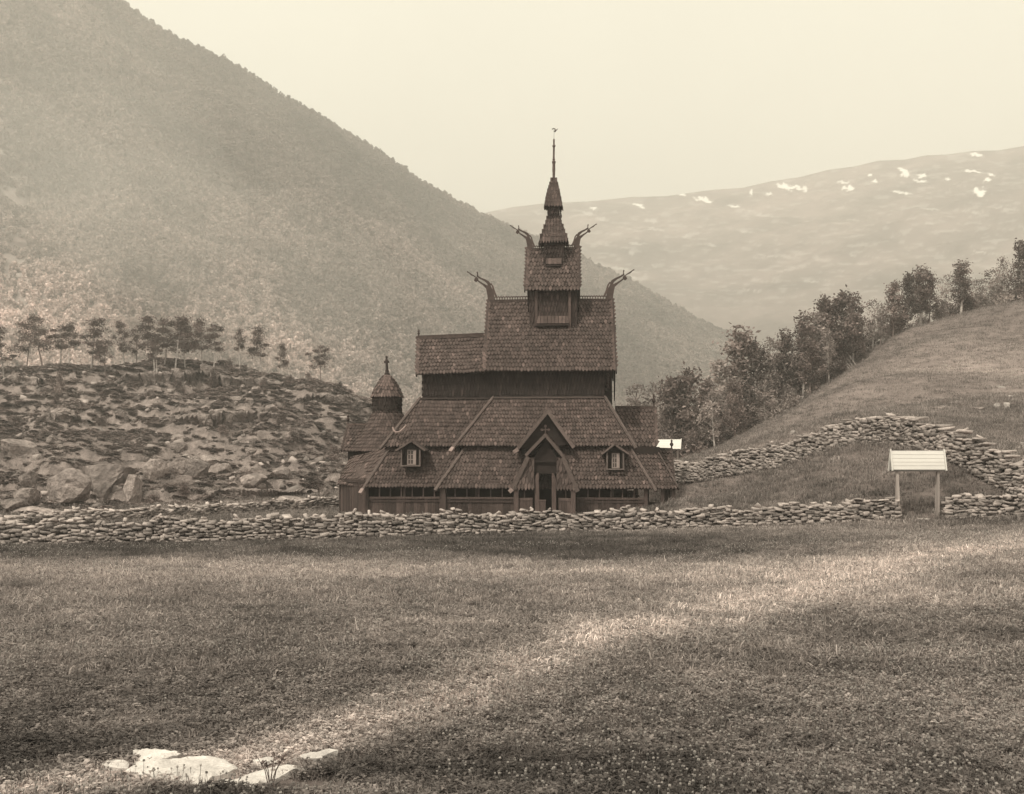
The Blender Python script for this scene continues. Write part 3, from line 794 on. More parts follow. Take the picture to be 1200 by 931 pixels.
# ---- dormers on the gallery roofs
def dormer(pxl, pxr, pyt, pyb, pxa, pya, ly, bare=1.0, panes=True, wl=None):
    p = L((pxl+pxr)/2, (pyt+pyb)/2, ly)
    d = empty('dormer', p); d.parent = church
    def q(px, py, yy): return L(px, py, yy)-p
    x0, x1 = q(pxl, 0, ly).x, q(pxr, 0, ly).x; z0, z1 = q(pxl, pyb, ly).z, q(pxl, pyt, ly).z
    A = q(pxa, pya, ly-.12)
    mb = MB()   # cheeks and body behind
    mb.box(x0, x0+.08, .0, 1.3, z0-.05, z1+.05, .8); mb.box(x1-.08, x1, .0, 1.3, z0-.05, z1+.05, .8)
    mb.box(x0+.08, x1-.08, .25, .32, z0-.05, z1+.1, .35)
    mb.prism([(x0, .26, z1), (x1, .26, z1), ((x0+x1)/2, .26, A.z-.12)], (0, .1, 0), .4)
    mb.build('dormer_wall', M['plank'], d)
    mb = MB(); ov = .3
    zl = z1-.12
    for s, xe in ((-1, x0-ov), (1, x1+ov)):
        E = Vector((xe, -.12, zl)); T = Vector((A.x, -.12, A.z))
        mb.prism([E, T, T+Vector((0, 1.5, 0)), E+Vector((0, 1.5, 0))] if s < 0 else [T, E, E+Vector((0, 1.5, 0)), T+Vector((0, 1.5, 0))], (0, 0, .05), .8)
    mb.build('dormer_roof', M['shingle'], d)
    mb = MB()
    for xe in (x0-ov, x1+ov): mb.beam((xe, -.15, zl+.0), (A.x, -.15, A.z+.03), .05, .10, up=(0, 0, 1), tone=bare)
    mb.beam((A.x, -.25, A.z-.02), (A.x, -.25, A.z+.3), .07, .05, up=(0, 1, 0), tone=.8)
    for q_ in mb.pieces(): q_.build('bargeboard', M['board'], d)
    mb = MB(); wl_, wr_ = wl or (x0+.30*(x1-x0), x1-.24*(x1-x0)); z1 = z1-.06
    y = .16
    mb.box(x0-.02, x1+.02, -.08, .05, z0-.09, z0-.02, .8)
    mb.box(x0-.02, x0+.06, -.05, .02, z0-.03, z1, .75); mb.box(x1-.06, x1+.02, -.05, .02, z0-.03, z1, .7)
    mb.box(wl_, wr_, y-.03, y+.03, z0, z0+.06, 1.4); mb.box(wl_, wr_, y-.03, y+.03, z1-.06, z1, 1.2)
    mb.box(wl_, wl_+.06, y-.028, y+.028, z0+.06, z1-.06, 1.4); mb.box(wr_-.17, wr_, y-.035, y+.03, z0+.06, z1-.06, 1.7)
    if panes:
        xm = (wl_+wr_-.13)/2; mb.box(xm-.025, xm+.025, y-.026, y+.026, z0+.06, z1-.06, 1.3)
        for f in (.36, .68): mb.box(wl_+.05, wr_-.15, y-.024, y+.024, z0+(z1-z0)*f-.025, z0+(z1-z0)*f+.025, 1.3)
    fr = mb.build('window_frame', M['white_frame'], d)
    mb = MB(); mb.box(wl_+.02, wr_-.02, y+.031, y+.05, z0+.02, z1-.02, 1); mb.build('window_pane', M['glass'], d)
dormer(470, 492.5, 526, 545, 482.5, 517.5, -5.0)
dormer(711, 731, 530, 549, 720, 521.5, -5.95, bare=1.2, wl=None)

# ---- south porch
yo = -5.6; ax_, az_ = L(641, 483, yo).x, L(641, 483, yo).z
OL, OR = L(605, 527, yo), L(669.5, 521, yo)
mb = MB()
for E, s in ((OL, -1), (OR, 1)):
    T = Vector((ax_, yo, az_))
    a, b = (E, T) if s > 0 else (T, E)
    # roof plane runs back into the aisle roof
    V2 = Vector((0, 2.6, 0))
    if s < 0: shingles(mb, E+V2, E, T, T+V2, row=.25, w=.14)
    else: shingles(mb, E, E+V2, T+V2, T, row=.25, w=.14)
part(mb, 'porch_upper_roof', 'shingle')
mb = MB(); mb.prism([(OL.x+.1, yo+.4, OL.z), (OR.x-.1, yo+.4, OR.z), (ax_, yo+.4, az_-.12)], (0, .12, 0), 1.0); part(mb, 'porch_gable', 'darkwood')
mb = MB()
for E, tn in ((OL, 1.0), (OR, 1.25)):
    T = Vector((ax_, yo, az_+.05)); d = (E-T).normalized()
    mb.beam(T-Vector((0, .04, 0)), E+d*.22+Vector((0, -.04, 0)), .08, .2, up=(0, 0, 1), tone=tn)
mb.beam((OL.x-.16, yo-.06, OL.z-.12), (OL.x+.1, yo-.06, OL.z+.04), .12, .2, tone=2.3)
parts(mb, 'bargeboard', 'board')
mb = MB(); mb.beam((ax_, yo, az_-.1), (ax_, yo, az_+.28), .05, .05, up=(0, 1, 0), tone=1); mb.box(ax_-.1, ax_+.1, yo-.02, yo+.02, az_+.1, az_+.14, 1); part(mb, 'finial', 'board')
# inner porch
yi = -7.25
A = L(639, 510, yi); ML, MR = L(617.5, 532, yi), L(659, 534, yi); EL, ER = L(600.5, 573.5, yi), L(676.5, 573.5, yi)
MLr, MRr = L(618.5, 536, yi), L(660, 537, yi)
mb = MB(); BK = Vector((0, 2.2, 0))
shingles(mb, ML+BK, ML, A, A+BK, row=.25, w=.14); shingles(mb, MR, MR+BK, A+BK, A, row=.25, w=.14)
shingles(mb, EL+BK, EL, MLr, MLr+BK, row=.25, w=.14); shingles(mb, ER, ER+BK, MRr+BK, MRr, row=.25, w=.14)
part(mb, 'porch_roof', 'shingle')
mb = MB()   # front skirts beside the door
dl, dr = LX(626, yi), LX(652, yi)
def zf(py): return LZ(638, py, yi)
shingles(mb, (EL.x+.1, yi-.12, zf(573)), (dl, yi-.12, zf(573)), (dl, yi+.1, zf(538)), (MLr.x+.02, yi+.1, zf(538)), row=.25, w=.14)
part(mb, 'porch_skirt', 'shingle'); mb = MB()
shingles(mb, (dr, yi-.12, zf(573)), (ER.x-.1, yi-.12, zf(573)), (MRr.x-.02, yi+.1, zf(538)), (dr, yi+.1, zf(538)), row=.25, w=.14)
part(mb, 'porch_skirt', 'shingle')
mb = MB()
for P0, P1, tn, w_ in ((A, ML, .9, .17), (A, MR, .9, .17), (MLr, EL, .85, .24), (MRr, ER, .95, .24)):
    d = (P1-P0).normalized()
    mb.beam(P0-Vector((0, .14, 0))-d*.03, P1+d*.12-Vector((0, .14, 0)), .08, w_, up=(0, 0, 1) if abs(d.z) < .9 else (1, 0, 0), tone=tn)
d = (EL-MLr).normalized(); mb.beam(EL-Vector((.0, .14, .0)), EL+d*.05+Vector((-.15, -.14, -.12)), .1, .22, tone=2.3)
parts(mb, 'bargeboard', 'board')
mb = MB(); c = A+Vector((0, -.12, .0))
mb.beam(c, c+Vector((0, 0, .5)), .05, .06, up=(0, 1, 0), tone=1.2)
mb.lathe((0, 0), [(.075, -.025), (.075, .025)], 8, 1.2)
cross = mb.v[-16:]; mb.v = mb.v[:-16]; base = len(mb.v)
for vx, vy, vz in cross: mb.v.append((c.x-.19+vx, c.y+vz, c.z+.3+vy))
for dx, dz in ((.19, .3), (0, .5)):
    k0 = len(mb.v); f0 = [tuple(i-base+k0 for i in f) for f in mb.f[-10:]] if False else None
    m2 = MB(); m2.lathe((0, 0), [(.075, -.025), (.075, .025)], 8, 1.2)
    mb.add([(c.x+dx+vx, c.y+vz, c.z+dz+vy) for vx, vy, vz in m2.v], [tuple(f) for f in m2.f], 1.2)
mb.box(c.x-.19, c.x+.19, c.y-.02, c.y+.02, c.z+.27, c.z+.33, 1.2)
part(mb, 'cross_finial', 'carved')
mb = MB()   # dark boarding over the door, and curved jamb posts
mb.prism([(dl, yi+.25, zf(556)), (dr, yi+.25, zf(556)), (dr, yi+.25, zf(536)), (A.x, yi+.25, A.z-.15), (dl, yi+.25, zf(536))], (0, .08, 0), .9)
mb.box(LX(625, yi), LX(653, yi), yi+.1, yi+.22, zf(541)-.05, zf(541)+.05, .8)
part(mb, 'porch_panel', 'darkwood')
def jamb(side):
    xo = LX(626.5 if side < 0 else 651.5, yi); pts = []
    mb = MB(); vs = []
    prof = [(zf(606), .0, .24), (zf(575), .0, .24), (zf(565), .01, .24), (zf(559), -.05, .2), (zf(555), -.14, .1)]
    for z, sh, w in prof:
        x = xo-side*sh*-1
        xa = xo+(-side)*0+side*sh*1.0
        for yy in (yi-.02, yi+.2):
            vs.append((xa-side*0, yy, z)); vs.append((xa-side*w, yy, z))
    fs = []
    for i in range(len(prof)-1):
        a = i*4; b = a+4; fs += [(a, a+1, b+1, b), (a+2, b+2, b+3, a+3), (a, b, b+2, a+2), (a+1, a+3, b+3, b+1)]
    fs += [(0, 2, 3, 1), (len(vs)-4, len(vs)-3, len(vs)-1, len(vs)-2)]
    mb.add(vs, fs, 1.5); part(mb, 'door_jamb', 'plank')
jamb(-1); jamb(1)
for a in (605, 672): post(a, yi, zf(570), .26, 1.4)
gp = [(LX(605, yi), LX(624, yi)), (LX(654, yi), LX(672, yi))]
for a, b in gp:
    mb = MB(); n = 5
    for k in range(n): mb.box(a+(b-a)*k/n+.005, a+(b-a)*(k+1)/n-.005, yi-.02, yi+.04, zf(606), zf(587), random.uniform(.8, 1.5))
    mb.box(a, b, yi-.05, yi+.06, zf(587), zf(584), 1.4)
    mb.box((a+b)/2-.03, (a+b)/2+.03, yi-.02, yi+.03, zf(584), zf(570), .9)
    part(mb, 'porch_parapet', 'plank')
mb = MB()
a, b = LX(630, yi), LX(639, yi)
mb.box(a, b, yi+.0, yi+.06, zf(606), zf(588), 1.3); mb.box(a, b+.02, yi-.03, yi+.08, zf(588), zf(586.5), 1.6)
part(mb, 'porch_parapet', 'plank')
mb = MB(); mb.box(LX(629, -4.5), LX(650, -4.5), -4.48, -4.4, 0, 3.0, .6)
part(mb, 'church_door', 'darkwood')
# ================================================================== GROUND
def grid_faces(nr, nc):
    i = np.arange(nr-1)[:, None]*nc+np.arange(nc-1)[None, :]
    return np.stack([i, i+1, i+nc+1, i+nc], -1).reshape(-1, 4)
ys = [-60.0]
while ys[-1] < 270: ys.append(ys[-1]+max(.0036*(ys[-1]+48), .18 if 4 < ys[-1] else .8))
while ys[-1] < 5200: ys.append(ys[-1]+.035*(ys[-1]-120))
ys = np.array(ys); us = np.concatenate([np.linspace(-4, -1.02, 60), np.linspace(-1, 1, 780), np.linspace(1.02, 4, 60)])
GX = us[None, :]*(np.maximum(ys, 0)[:, None]*.75+18); GY = np.repeat(ys[:, None], len(us), 1)
GZ = height(GX, GY)
tone = meadow_tone(GX, GY)
gm = bpy.data.materials.new('ground_soil'); gm.use_nodes = True; nt = gm.node_tree; bs = nt.nodes['Principled BSDF']
bs.inputs['Roughness'].default_value = .9; bs.inputs['Specular IOR Level'].default_value = .1
rk = attr(nt, 'rock'); gn = N(nt, 'ShaderNodeNewGeometry'); sx = N(nt, 'ShaderNodeSeparateXYZ'); nt.links.new(gn.outputs['True Normal'], sx.inputs[0])
n1 = noise_tex(nt, .9, 8, .65); n2 = noise_tex(nt, .16, 6, .6); n3 = noise_tex(nt, 9, 6, .7)
def mulr(*a):
    r = a[0]
    for b in a[1:]: r = mathn(nt, 'MULTIPLY', r, b)
    return r
gfac = mulr(attr(nt, 'tone'), maprange(nt, n1, .25, .75, .72, 1.28), maprange(nt, n3, .25, .75, .7, 1.3))
slope = maprange(nt, sx.outputs[2], .62, .90, 1, 0, True)
rocktop = maprange(nt, mathn(nt, 'ADD', mathn(nt, 'MULTIPLY', n2, .5), mathn(nt, 'MULTIPLY', n1, .5)), .56, .64, 0, 1, True)
rmask = mathn(nt, 'MULTIPLY', rk, mathn(nt, 'MAXIMUM', slope, mathn(nt, 'MULTIPLY', rocktop, .85)), clamp=True)
def tint(fac, L):
    mx = N(nt, 'ShaderNodeMix', data_type='RGBA', blend_type='MULTIPLY'); mx.inputs[0].default_value = 1; mx.inputs[6].default_value = sep(L)
    cb = N(nt, 'ShaderNodeCombineColor')
    for i in range(3): nt.links.new(fac, cb.inputs[i])
    nt.links.new(cb.outputs[0], mx.inputs[7]); return mx.outputs[2]
rfac = mulr(maprange(nt, n1, .3, .7, .45, 1.45), maprange(nt, n3, .3, .7, .7, 1.3))
mx = N(nt, 'ShaderNodeMix', data_type='RGBA'); nt.links.new(rmask, mx.inputs[0]); nt.links.new(tint(gfac, .17), mx.inputs[6]); nt.links.new(tint(rfac, .185), mx.inputs[7])
nt.links.new(mx.outputs[2], bs.inputs['Base Color'])
bn = N(nt, 'ShaderNodeBump'); bn.inputs['Strength'].default_value = .8; bn.inputs['Distance'].default_value = .25
nt.links.new(mathn(nt, 'ADD', mathn(nt, 'ADD', n1, mathn(nt, 'MULTIPLY', noise_tex(nt, 3.2, 6, .7), .6)), mathn(nt, 'MULTIPLY', n3, .3)), bn.inputs['Height']); nt.links.new(bn.outputs[0], bs.inputs['Normal'])
me = np_mesh('ground', np.stack([GX, GY, GZ], -1).reshape(-1, 3), grid_faces(*GX.shape), gm, tone.ravel(), 'POINT', True, {'rock': rocky(GX, GY).ravel()})
ground = bpy.data.objects.new('ground', me); COL.objects.link(ground); tag(ground, kind='structure')

# ================================================================== MOUNTAINS
def interp(pts, x):
    xs = [p[0] for p in pts]; ysv = [p[1] for p in pts]; return np.interp(x, xs, ysv)
SKL = [(-700,-520),(-300,-290),(0,-105),(100,-35),(140,0),(165,18),(200,42),(235,58),(270,74),(300,92),(330,112),(365,132),(400,152),(430,170),(460,188),(480,205),(510,222),(540,238),(570,252),(600,268),(640,284),(680,300),(715,318),(740,330),(780,352),(810,370),(835,382),(860,393),(872,405),(900,440),(940,480),(1050,520)]
def left_mtn(px, s):
    """px: azimuth column, s: 0 foot .. 1 skyline .. 1.4 behind"""
    d0 = 330+.0*px; ds = np.interp(px, [-700, 0, 400, 700, 870, 1050], [900, 950, 1000, 1050, 1000, 950])
    e = (HY-interp(SKL, px))/F
    d = d0+(ds-d0)*s
    x = (px-600)/F*d
    zt = CZ+e*ds
    ef = (-24-CZ)/d0; g = np.clip(s, 0, 1); g = g*.45+.55*np.sin(g*np.pi/2)
    e2 = (HY-interp(SKL, px)-4)/F; zt = CZ+e2*ds
    z = np.where(s <= 1, CZ+(ef+(e2-ef)*g)*d, zt-(s-1)*(ds-d0)*.8)
    gul = fbm(x*.9+d*.15, d*.25, 95, 4, 81)-.5
    gul2 = fbm(x, d, 38, 4, 85)-.5
    amp = np.clip((zt+24)/300, .08, 1)
    fade = np.clip(s*6, 0, 1)*(1-np.exp(-((s-1)/.09)**2)*.95)
    z = z+(gul*50*amp+gul2*20*amp)*fade+(fbm(x, d, 14, 3, 88)-.5)*5*np.clip(s*8, 0, 1)*amp
    return x, d, z
pxs = np.linspace(-700, 1050, 560); ss = np.linspace(0, 1.5, 330)
PX, S = np.meshgrid(pxs, ss)
X, Y, Z = left_mtn(PX, S)
scree = np.exp(-((PX-(18+(Y-560)*-.12+30*(fbm(X, Y, 50, 3, 95)-.5)))/26)**2)*sstep(.15, .25, S)*(1-sstep(.55, .7, S))
scree = .45*scree*sstep(.42, .6, fbm(X, Y, 16, 4, 96))
tn = (1.2-.6*sstep(.1, .8, S))+(fbm(X, Y, 60, 4, 91)-.5)*.6  # foot lighter, top darker: part of the valley haze put into tone
msl = bpy.data.materials.new('mountain_slope'); msl.use_nodes = True; nt = msl.node_tree; bs = nt.nodes['Principled BSDF']; bs.inputs['Roughness'].default_value = .95; bs.inputs['Specular IOR Level'].default_value = .05
n1 = noise_tex(nt, .12, 8, .65)
mx = N(nt, 'ShaderNodeMix', data_type='RGBA'); nt.links.new(attr(nt, 'scree'), mx.inputs[0])
nt.links.new(tint(mulr(attr(nt, 'tone'), maprange(nt, n1, .25, .75, .7, 1.3)), .15), mx.inputs[6]); mx.inputs[7].default_value = sep(.36)
nt.links.new(mx.outputs[2], bs.inputs['Base Color'])
me = np_mesh('wooded_mountain', np.stack([X, Y, Z], -1).reshape(-1, 3), grid_faces(*X.shape), msl, tn.ravel(), 'POINT', True, {'scree': scree.ravel()})
o = bpy.data.objects.new('mountain', me); COL.objects.link(o); tag(o, kind='structure')

SKR = [(300,300),(420,275),(500,262),(570,249),(600,243),(640,238),(690,236),(740,231),(780,230),(830,223),(870,220),(900,213),(940,207),(970,199),(1000,195),(1030,188),(1060,187),(1085,182),(1110,181),(1140,177),(1170,176),(1200,171),(1300,160),(1500,140),(1700,120)]
def right_mtn(px, s):
    d0 = 900+0*px; ds = np.interp(px, [300, 600, 900, 1200, 1700], [2350, 2300, 2150, 1950, 1700])
    e = (HY-interp(SKR, px))/F; d = d0+(ds-d0)*s; x = (px-600)/F*d; zt = CZ+e*ds
    ef = (-28-CZ)/d0; g = np.clip(s, 0, 1); g = g*.45+.55*np.sin(g*np.pi/2)
    z = np.where(s <= 1, CZ+(ef+(e-ef)*g)*d, zt-(s-1)*(ds-d0)*.5)
    fade = np.clip(s*5, 0, 1)*(1-np.exp(-((s-1)/.06)**2)*.97)
    z = z+((fbm(x+d*.3, d*.5, 210, 4, 101)-.5)*60+(fbm(x*.6+d*.2, d*1.5, 60, 4, 103)-.5)*20)*fade+(fbm(x, d, 18, 3, 105)-.5)*4*fade
    return x, d, z
pxs = np.linspace(300, 1700, 900); ss = np.linspace(0, 1.35, 420)
PX, S = np.meshgrid(pxs, ss); X, Y, Z = right_mtn(PX, S)
PY = HY-(Z-CZ)/Y*F
snow = np.zeros_like(X)
SN = [(931,220,15,4),(918,218,8,3),(995,221,10,3.5),(825,234,11,3),(800,228,5,3),(880,226,2.5,6),(902,228,5,2),(1062,204,8,4),(1056,199,7,2),(1079,206,7,2.5),(990,214,9,2),(1025,213,4,2),(1019,206,3,2),(1078,213,8,2),
      (1143,181,10,2.4),(1157,212,6,3),(1149,226,9,5),(1162,205,5,2),(1110,210,4,1.5),(695,244,7,2.4),(747,240,7,2),(753,244,5,1.6),(629,250,8,2),(690,250,10,2),(762,259,8,3),(704,256,6,2.5),(1140,201,12,1.6),(1055,226,16,1.6),(1090,245,14,2),(1140,249,18,1.6),(1180,245,15,1.6),
      (878,247,9,1.5),(893,253,12,2),(860,242,8,1.2),(770,269,12,1.8),(805,277,6,2.5),(745,286,8,2),(740,297,5,2.5),(725,315,12,2.5),(765,312,10,1.5),(740,325,8,1.6),(835,288,6,2.5),(875,272,10,1.2),(900,300,15,1.2),(1000,300,9,1.2),(950,330,10,1.2),(880,340,12,1),(1090,262,10,1.4),(1150,296,14,1.5),(1000,258,10,1)]
for i, (cx, cy, a, b) in enumerate(SN):
    wx = (fbm(PX, PY, 5, 3, 200+i)-.5)*a*1.1; wy = (fbm(PX, PY, 3, 3, 300+i)-.5)*b*2.6
    dx = PX-cx; rr = ((dx+wx)/(a*.95))**2+((PY-cy-dx*.12+wy)/(b*.8))**2
    snow = np.maximum(snow, (1-sstep(.55, 1.0, rr))*(.8 if cy < 245 else .24))
spec = sstep(.66, .74, fbm(PX*.45, PY*1.6, 5, 4, 401))*sstep(40, 10, 0)
spk = sstep(.60, .70, fbm(PX*.30+PY*.1, PY*1.5, 3.6, 4, 405))*.13*(1-sstep(330, 390, PY))
snow = np.maximum(snow, spk)
mfr = bpy.data.materials.new('fell_slope'); mfr.use_nodes = True; nt = mfr.node_tree; bs = nt.nodes['Principled BSDF']; bs.inputs['Roughness'].default_value = .95; bs.inputs['Specular IOR Level'].default_value = .05
n1 = noise_tex(nt, .03, 8, .65)
mx = N(nt, 'ShaderNodeMix', data_type='RGBA'); nt.links.new(attr(nt, 'snow'), mx.inputs[0])
nt.links.new(tint(mulr(attr(nt, 'tone'), maprange(nt, n1, .25, .75, .65, 1.35)), .10), mx.inputs[6]); mx.inputs[7].default_value = sep(.86)
nt.links.new(mx.outputs[2], bs.inputs['Base Color'])
tn = 1+(fbm(X, Y*1.6, 110, 5, 111)-.5)*1.7
me = np_mesh('snowy_mountain', np.stack([X, Y, Z], -1).reshape(-1, 3), grid_faces(*X.shape), mfr, tn.ravel(), 'POINT', True, {'snow': snow.ravel()})
o = bpy.data.objects.new('mountain', me); COL.objects.link(o); tag(o, kind='structure')

# ================================================================== scatter with geometry nodes (uncountable ground cover only)
def scatter(name, P, scale, rotz, tilt, itone, idx, sources, kindlabel=None):
    n = len(P); me = bpy.data.meshes.new(name); me.vertices.add(n); me.vertices.foreach_set('co', np.asarray(P, np.float32).ravel())
    def A(nm, typ, arr, key='value'):
        a = me.attributes.new(nm, typ, 'POINT'); a.data.foreach_set(key, arr)
    A('sc', 'FLOAT_VECTOR', np.asarray(scale, np.float32).ravel(), 'vector')
    rot = np.stack([tilt[:, 0], tilt[:, 1], rotz], -1).astype(np.float32); A('rt', 'FLOAT_VECTOR', rot.ravel(), 'vector')
    A('itone', 'FLOAT', np.asarray(itone, np.float32)); A('idx', 'INT', np.asarray(idx, np.int32)); me.update()
    o = bpy.data.objects.new(name, me); COL.objects.link(o)
    ng = bpy.data.node_groups.new(name+'_nodes', 'GeometryNodeTree')
    ng.interface.new_socket('Geometry', in_out='INPUT', socket_type='NodeSocketGeometry'); ng.interface.new_socket('Geometry', in_out='OUTPUT', socket_type='NodeSocketGeometry')
    gi = ng.nodes.new('NodeGroupInput'); go = ng.nodes.new('NodeGroupOutput'); iop = ng.nodes.new('GeometryNodeInstanceOnPoints'); jn = ng.nodes.new('GeometryNodeJoinGeometry')
    for s in reversed(sources):
        oi = ng.nodes.new('GeometryNodeObjectInfo'); oi.inputs[0].default_value = s; oi.inputs['As Instance'].default_value = True
        ng.links.new(oi.outputs['Geometry'], jn.inputs[0])
    def NA(nm, dt):
        a = ng.nodes.new('GeometryNodeInputNamedAttribute'); a.data_type = dt; a.inputs[0].default_value = nm; return a.outputs[0]
    e = ng.nodes.new('FunctionNodeEulerToRotation'); ng.links.new(NA('rt', 'FLOAT_VECTOR'), e.inputs[0])
    ng.links.new(gi.outputs[0], iop.inputs['Points']); ng.links.new(jn.outputs[0], iop.inputs['Instance'])
    iop.inputs['Pick Instance'].default_value = True; ng.links.new(NA('idx', 'INT'), iop.inputs['Instance Index'])
    ng.links.new(e.outputs[0], iop.inputs['Rotation']); ng.links.new(NA('sc', 'FLOAT_VECTOR'), iop.inputs['Scale']); ng.links.new(iop.outputs[0], go.inputs[0])
    md = o.modifiers.new('scatter', 'NODES'); md.node_group = ng
    tag(o, kind='stuff'); return o
def src(name, V, Fc, m, tone):
    me = np_mesh(name, V, Fc, m, tone); return bpy.data.objects.new(name, me)

def tuft(seed, nb, h, spread, wid, lean=.5):
    r = np.random.default_rng(seed); V = []; Fc = []; T = []
    for i in range(nb):
        a = r.uniform(0, 6.28); rad = spread*math.sqrt(r.uniform(0, 1)); bx, by = math.cos(a)*rad, math.sin(a)*rad
        hh = h*r.uniform(.45, 1.15); la = r.uniform(0, 6.28); ll = lean*hh*r.uniform(.1, 1)
        wa = r.uniform(0, 3.14); wx, wy = math.cos(wa)*wid/2, math.sin(wa)*wid/2
        mx_, my_ = bx+math.cos(la)*ll*.35, by+math.sin(la)*ll*.35; tx, ty = bx+math.cos(la)*ll, by+math.sin(la)*ll
        n = len(V); t = r.uniform(.7, 1.35)
        V += [(bx-wx, by-wy, -.03), (bx+wx, by+wy, -.03), (mx_+wx*.8, my_+wy*.8, hh*.6), (mx_-wx*.8, my_-wy*.8, hh*.6), (tx+wx*.2, ty+wy*.2, hh), (tx-wx*.2, ty-wy*.2, hh)]
        Fc += [(n, n+1, n+2, n+3), (n+3, n+2, n+4, n+5)]; T += [t*.85, t*1.1]
    return V, Fc, T
tufts = [src('grass_tuft', *[q if j < 2 else q for j, q in enumerate(tuft(s, 18, .062, .13, .010, 1.2))][:2], M['grass'], tuft(s, 18, .062, .13, .010, 1.2)[2]) for s in (1, 2, 3)]
def sheaf(s): v, f, t = tuft(s, 10, .115, .10, .008, .7); return src('grass_tuft', v, f, M['grass'], t)
tufts += [sheaf(11), sheaf(12)]
def broad(s): v, f, t = tuft(s, 34, .10, .42, .020, 1.2); return src('grass_tuft', v, f, M['grass'], t)
tufts += [broad(21), broad(22)]
def herb(s):
    r = np.random.default_rng(s); V = []; Fc = []; T = []
    for i in range(26):
        a = r.uniform(0, 6.28); l = r.uniform(.03, .075); rad = r.uniform(0, .07); h = r.uniform(.01, .085); w = l*.3; up = r.uniform(-.01, .03)
        cx, cy = math.cos(a)*rad, math.sin(a)*rad; ex, ey = cx+math.cos(a)*l, cy+math.sin(a)*l; nx, ny = -math.sin(a)*w, math.cos(a)*w; n = len(V)
        V += [(cx, cy, h), ((cx+ex)/2+nx, (cy+ey)/2+ny, h+up), (ex, ey, h+up*.5), ((cx+ex)/2-nx, (cy+ey)/2-ny, h+up)]; Fc.append((n, n+1, n+2, n+3)); T.append(r.uniform(.5, 1.1))
    return src('meadow_herb', V, Fc, M['grass'], T)
tufts += [herb(31), herb(32)]

wall_paths = []
def scatter_zone(n, y0, y1, xl, xr, cond=None):
    """uniform in world area between y0,y1; xl, xr lateral limits as functions of y"""
    y = rng.uniform(y0, y1, n); w = (xr(y)-xl(y)); keep = rng.uniform(0, w.max(), n) < w; y = y[keep]; x = xl(y)+rng.uniform(0, 1, len(y))*(xr(y)-xl(y))
    if cond is not None: k = cond(x, y); x, y = x[k], y[k]
    return x, y
def in_church(x, y):
    dx = x-CX; dy = y-DC; lx = dx*math.cos(-YAW)-dy*math.sin(-YAW); ly = dx*math.sin(-YAW)+dy*math.cos(-YAW)
    return ((lx > -9.9) & (lx < 7.0) & (np.abs(ly) < 5.9)) 
fr = lambda k, c: ((lambda y: -k*y-c), (lambda y: k*y+c))
def grass(name, n, y0, y1, smin, smax, idxs, k=.52, c=2.5, cond=None, tmul=1.0):
    x, y = scatter_zone(n, y0, y1, *fr(k, c), cond)
    ok = ~in_church(x, y); x, y = x[ok], y[ok]
    for q in (slabs_xy if y0 < 14 else []):
        ok = np.hypot((x-q[0])/q[2], (y-q[1])/q[3]) > 1; x, y = x[ok], y[ok]
    z = height(x, y); m = len(x); s = rng.uniform(smin, smax, m)
    t = meadow_tone(x, y)*rng.uniform(.55, 1.45, m)*(.8+.4*fbm(x, y, .5, 2, 91)*1.0)*tmul
    hs = s*rng.uniform(.7, 1.3, m)
    return scatter(name, np.stack([x, y, z], -1), np.stack([s, s, hs], -1), rng.uniform(0, 6.28, m), rng.normal(0, .12, (m, 2)), t, rng.choice(idxs, m), tufts)
slabs_xy = [(-4.15, 12.1, .4, .16), (-3.75, 11.5, .85, .38), (-2.6, 11.1, .85, .30), (-4.6, 11.85, .3, .1), (-2.1, 12.1, .35, .1), (-2.75, 12.0, .2, .12)]
notrock = lambda x, y: rng.uniform(0, 1, len(x)) > rocky(x, y)*.25
grass('grass', 120000, 8.5, 24, .7, 1.25, [0, 0, 1, 1, 2, 2, 3, 7, 8, 7, 8])
grass('grass', 165000, 17, 46, .8, 1.25, [0, 1, 2, 3, 5, 6, 7, 8, 7, 8, 0, 1])
grass('grass', 45000, 45, 82, 1.0, 1.7, [0, 1, 2, 5, 6, 5, 6, 5], cond=notrock)
grass('grass', 70000, 80, 172, .9, 1.6, [5, 6], cond=notrock)

# small white meadow flowers
V, Fc, T = [], [], []
for k in range(1):
    V += [(-.004, 0, 0), (.004, 0, 0), (.004, 0, .2), (-.004, 0, .2)]; Fc.append((0, 1, 2, 3)); T.append(.3)
    for a in range(3):
        an = a*1.047; c_, s_ = math.cos(an)*.016, math.sin(an)*.016; n = len(V)
        V += [(-c_, -s_, .195), (c_, s_, .195), (c_*.8, s_*.8, .222), (-c_*.8, -s_*.8, .222)]; Fc.append((n, n+1, n+2, n+3)); T.append(1)
    n = len(V); V += [(-.014, -.014, .21), (.014, -.014, .21), (.014, .014, .21), (-.014, .014, .21)]; Fc.append((n, n+1, n+2, n+3)); T.append(1)
fl = src('meadow_flower', V, Fc, M['flower'], T)
def flowers(n, y0, y1, s0, s1, thr):
    def cnd(x, y): return (fbm(x, y*1.3, 3.2, 3, 501)+.10*sstep(-2, 8, x) > thr)
    x, y = scatter_zone(n, y0, y1, *fr(.5, 1), cnd); z = height(x, y); m = len(x); s = rng.uniform(s0, s1, m)
    return scatter('wildflowers', np.stack([x, y, z], -1), np.stack([s]*3, -1), rng.uniform(0, 6.28, m), rng.normal(0, .15, (m, 2)), rng.uniform(.6, 1.15, m), np.zeros(m), [fl])
flowers(9000, 10, 19, .55, .9, .47)
flowers(11000, 18, 40, .7, 1.1, .52)

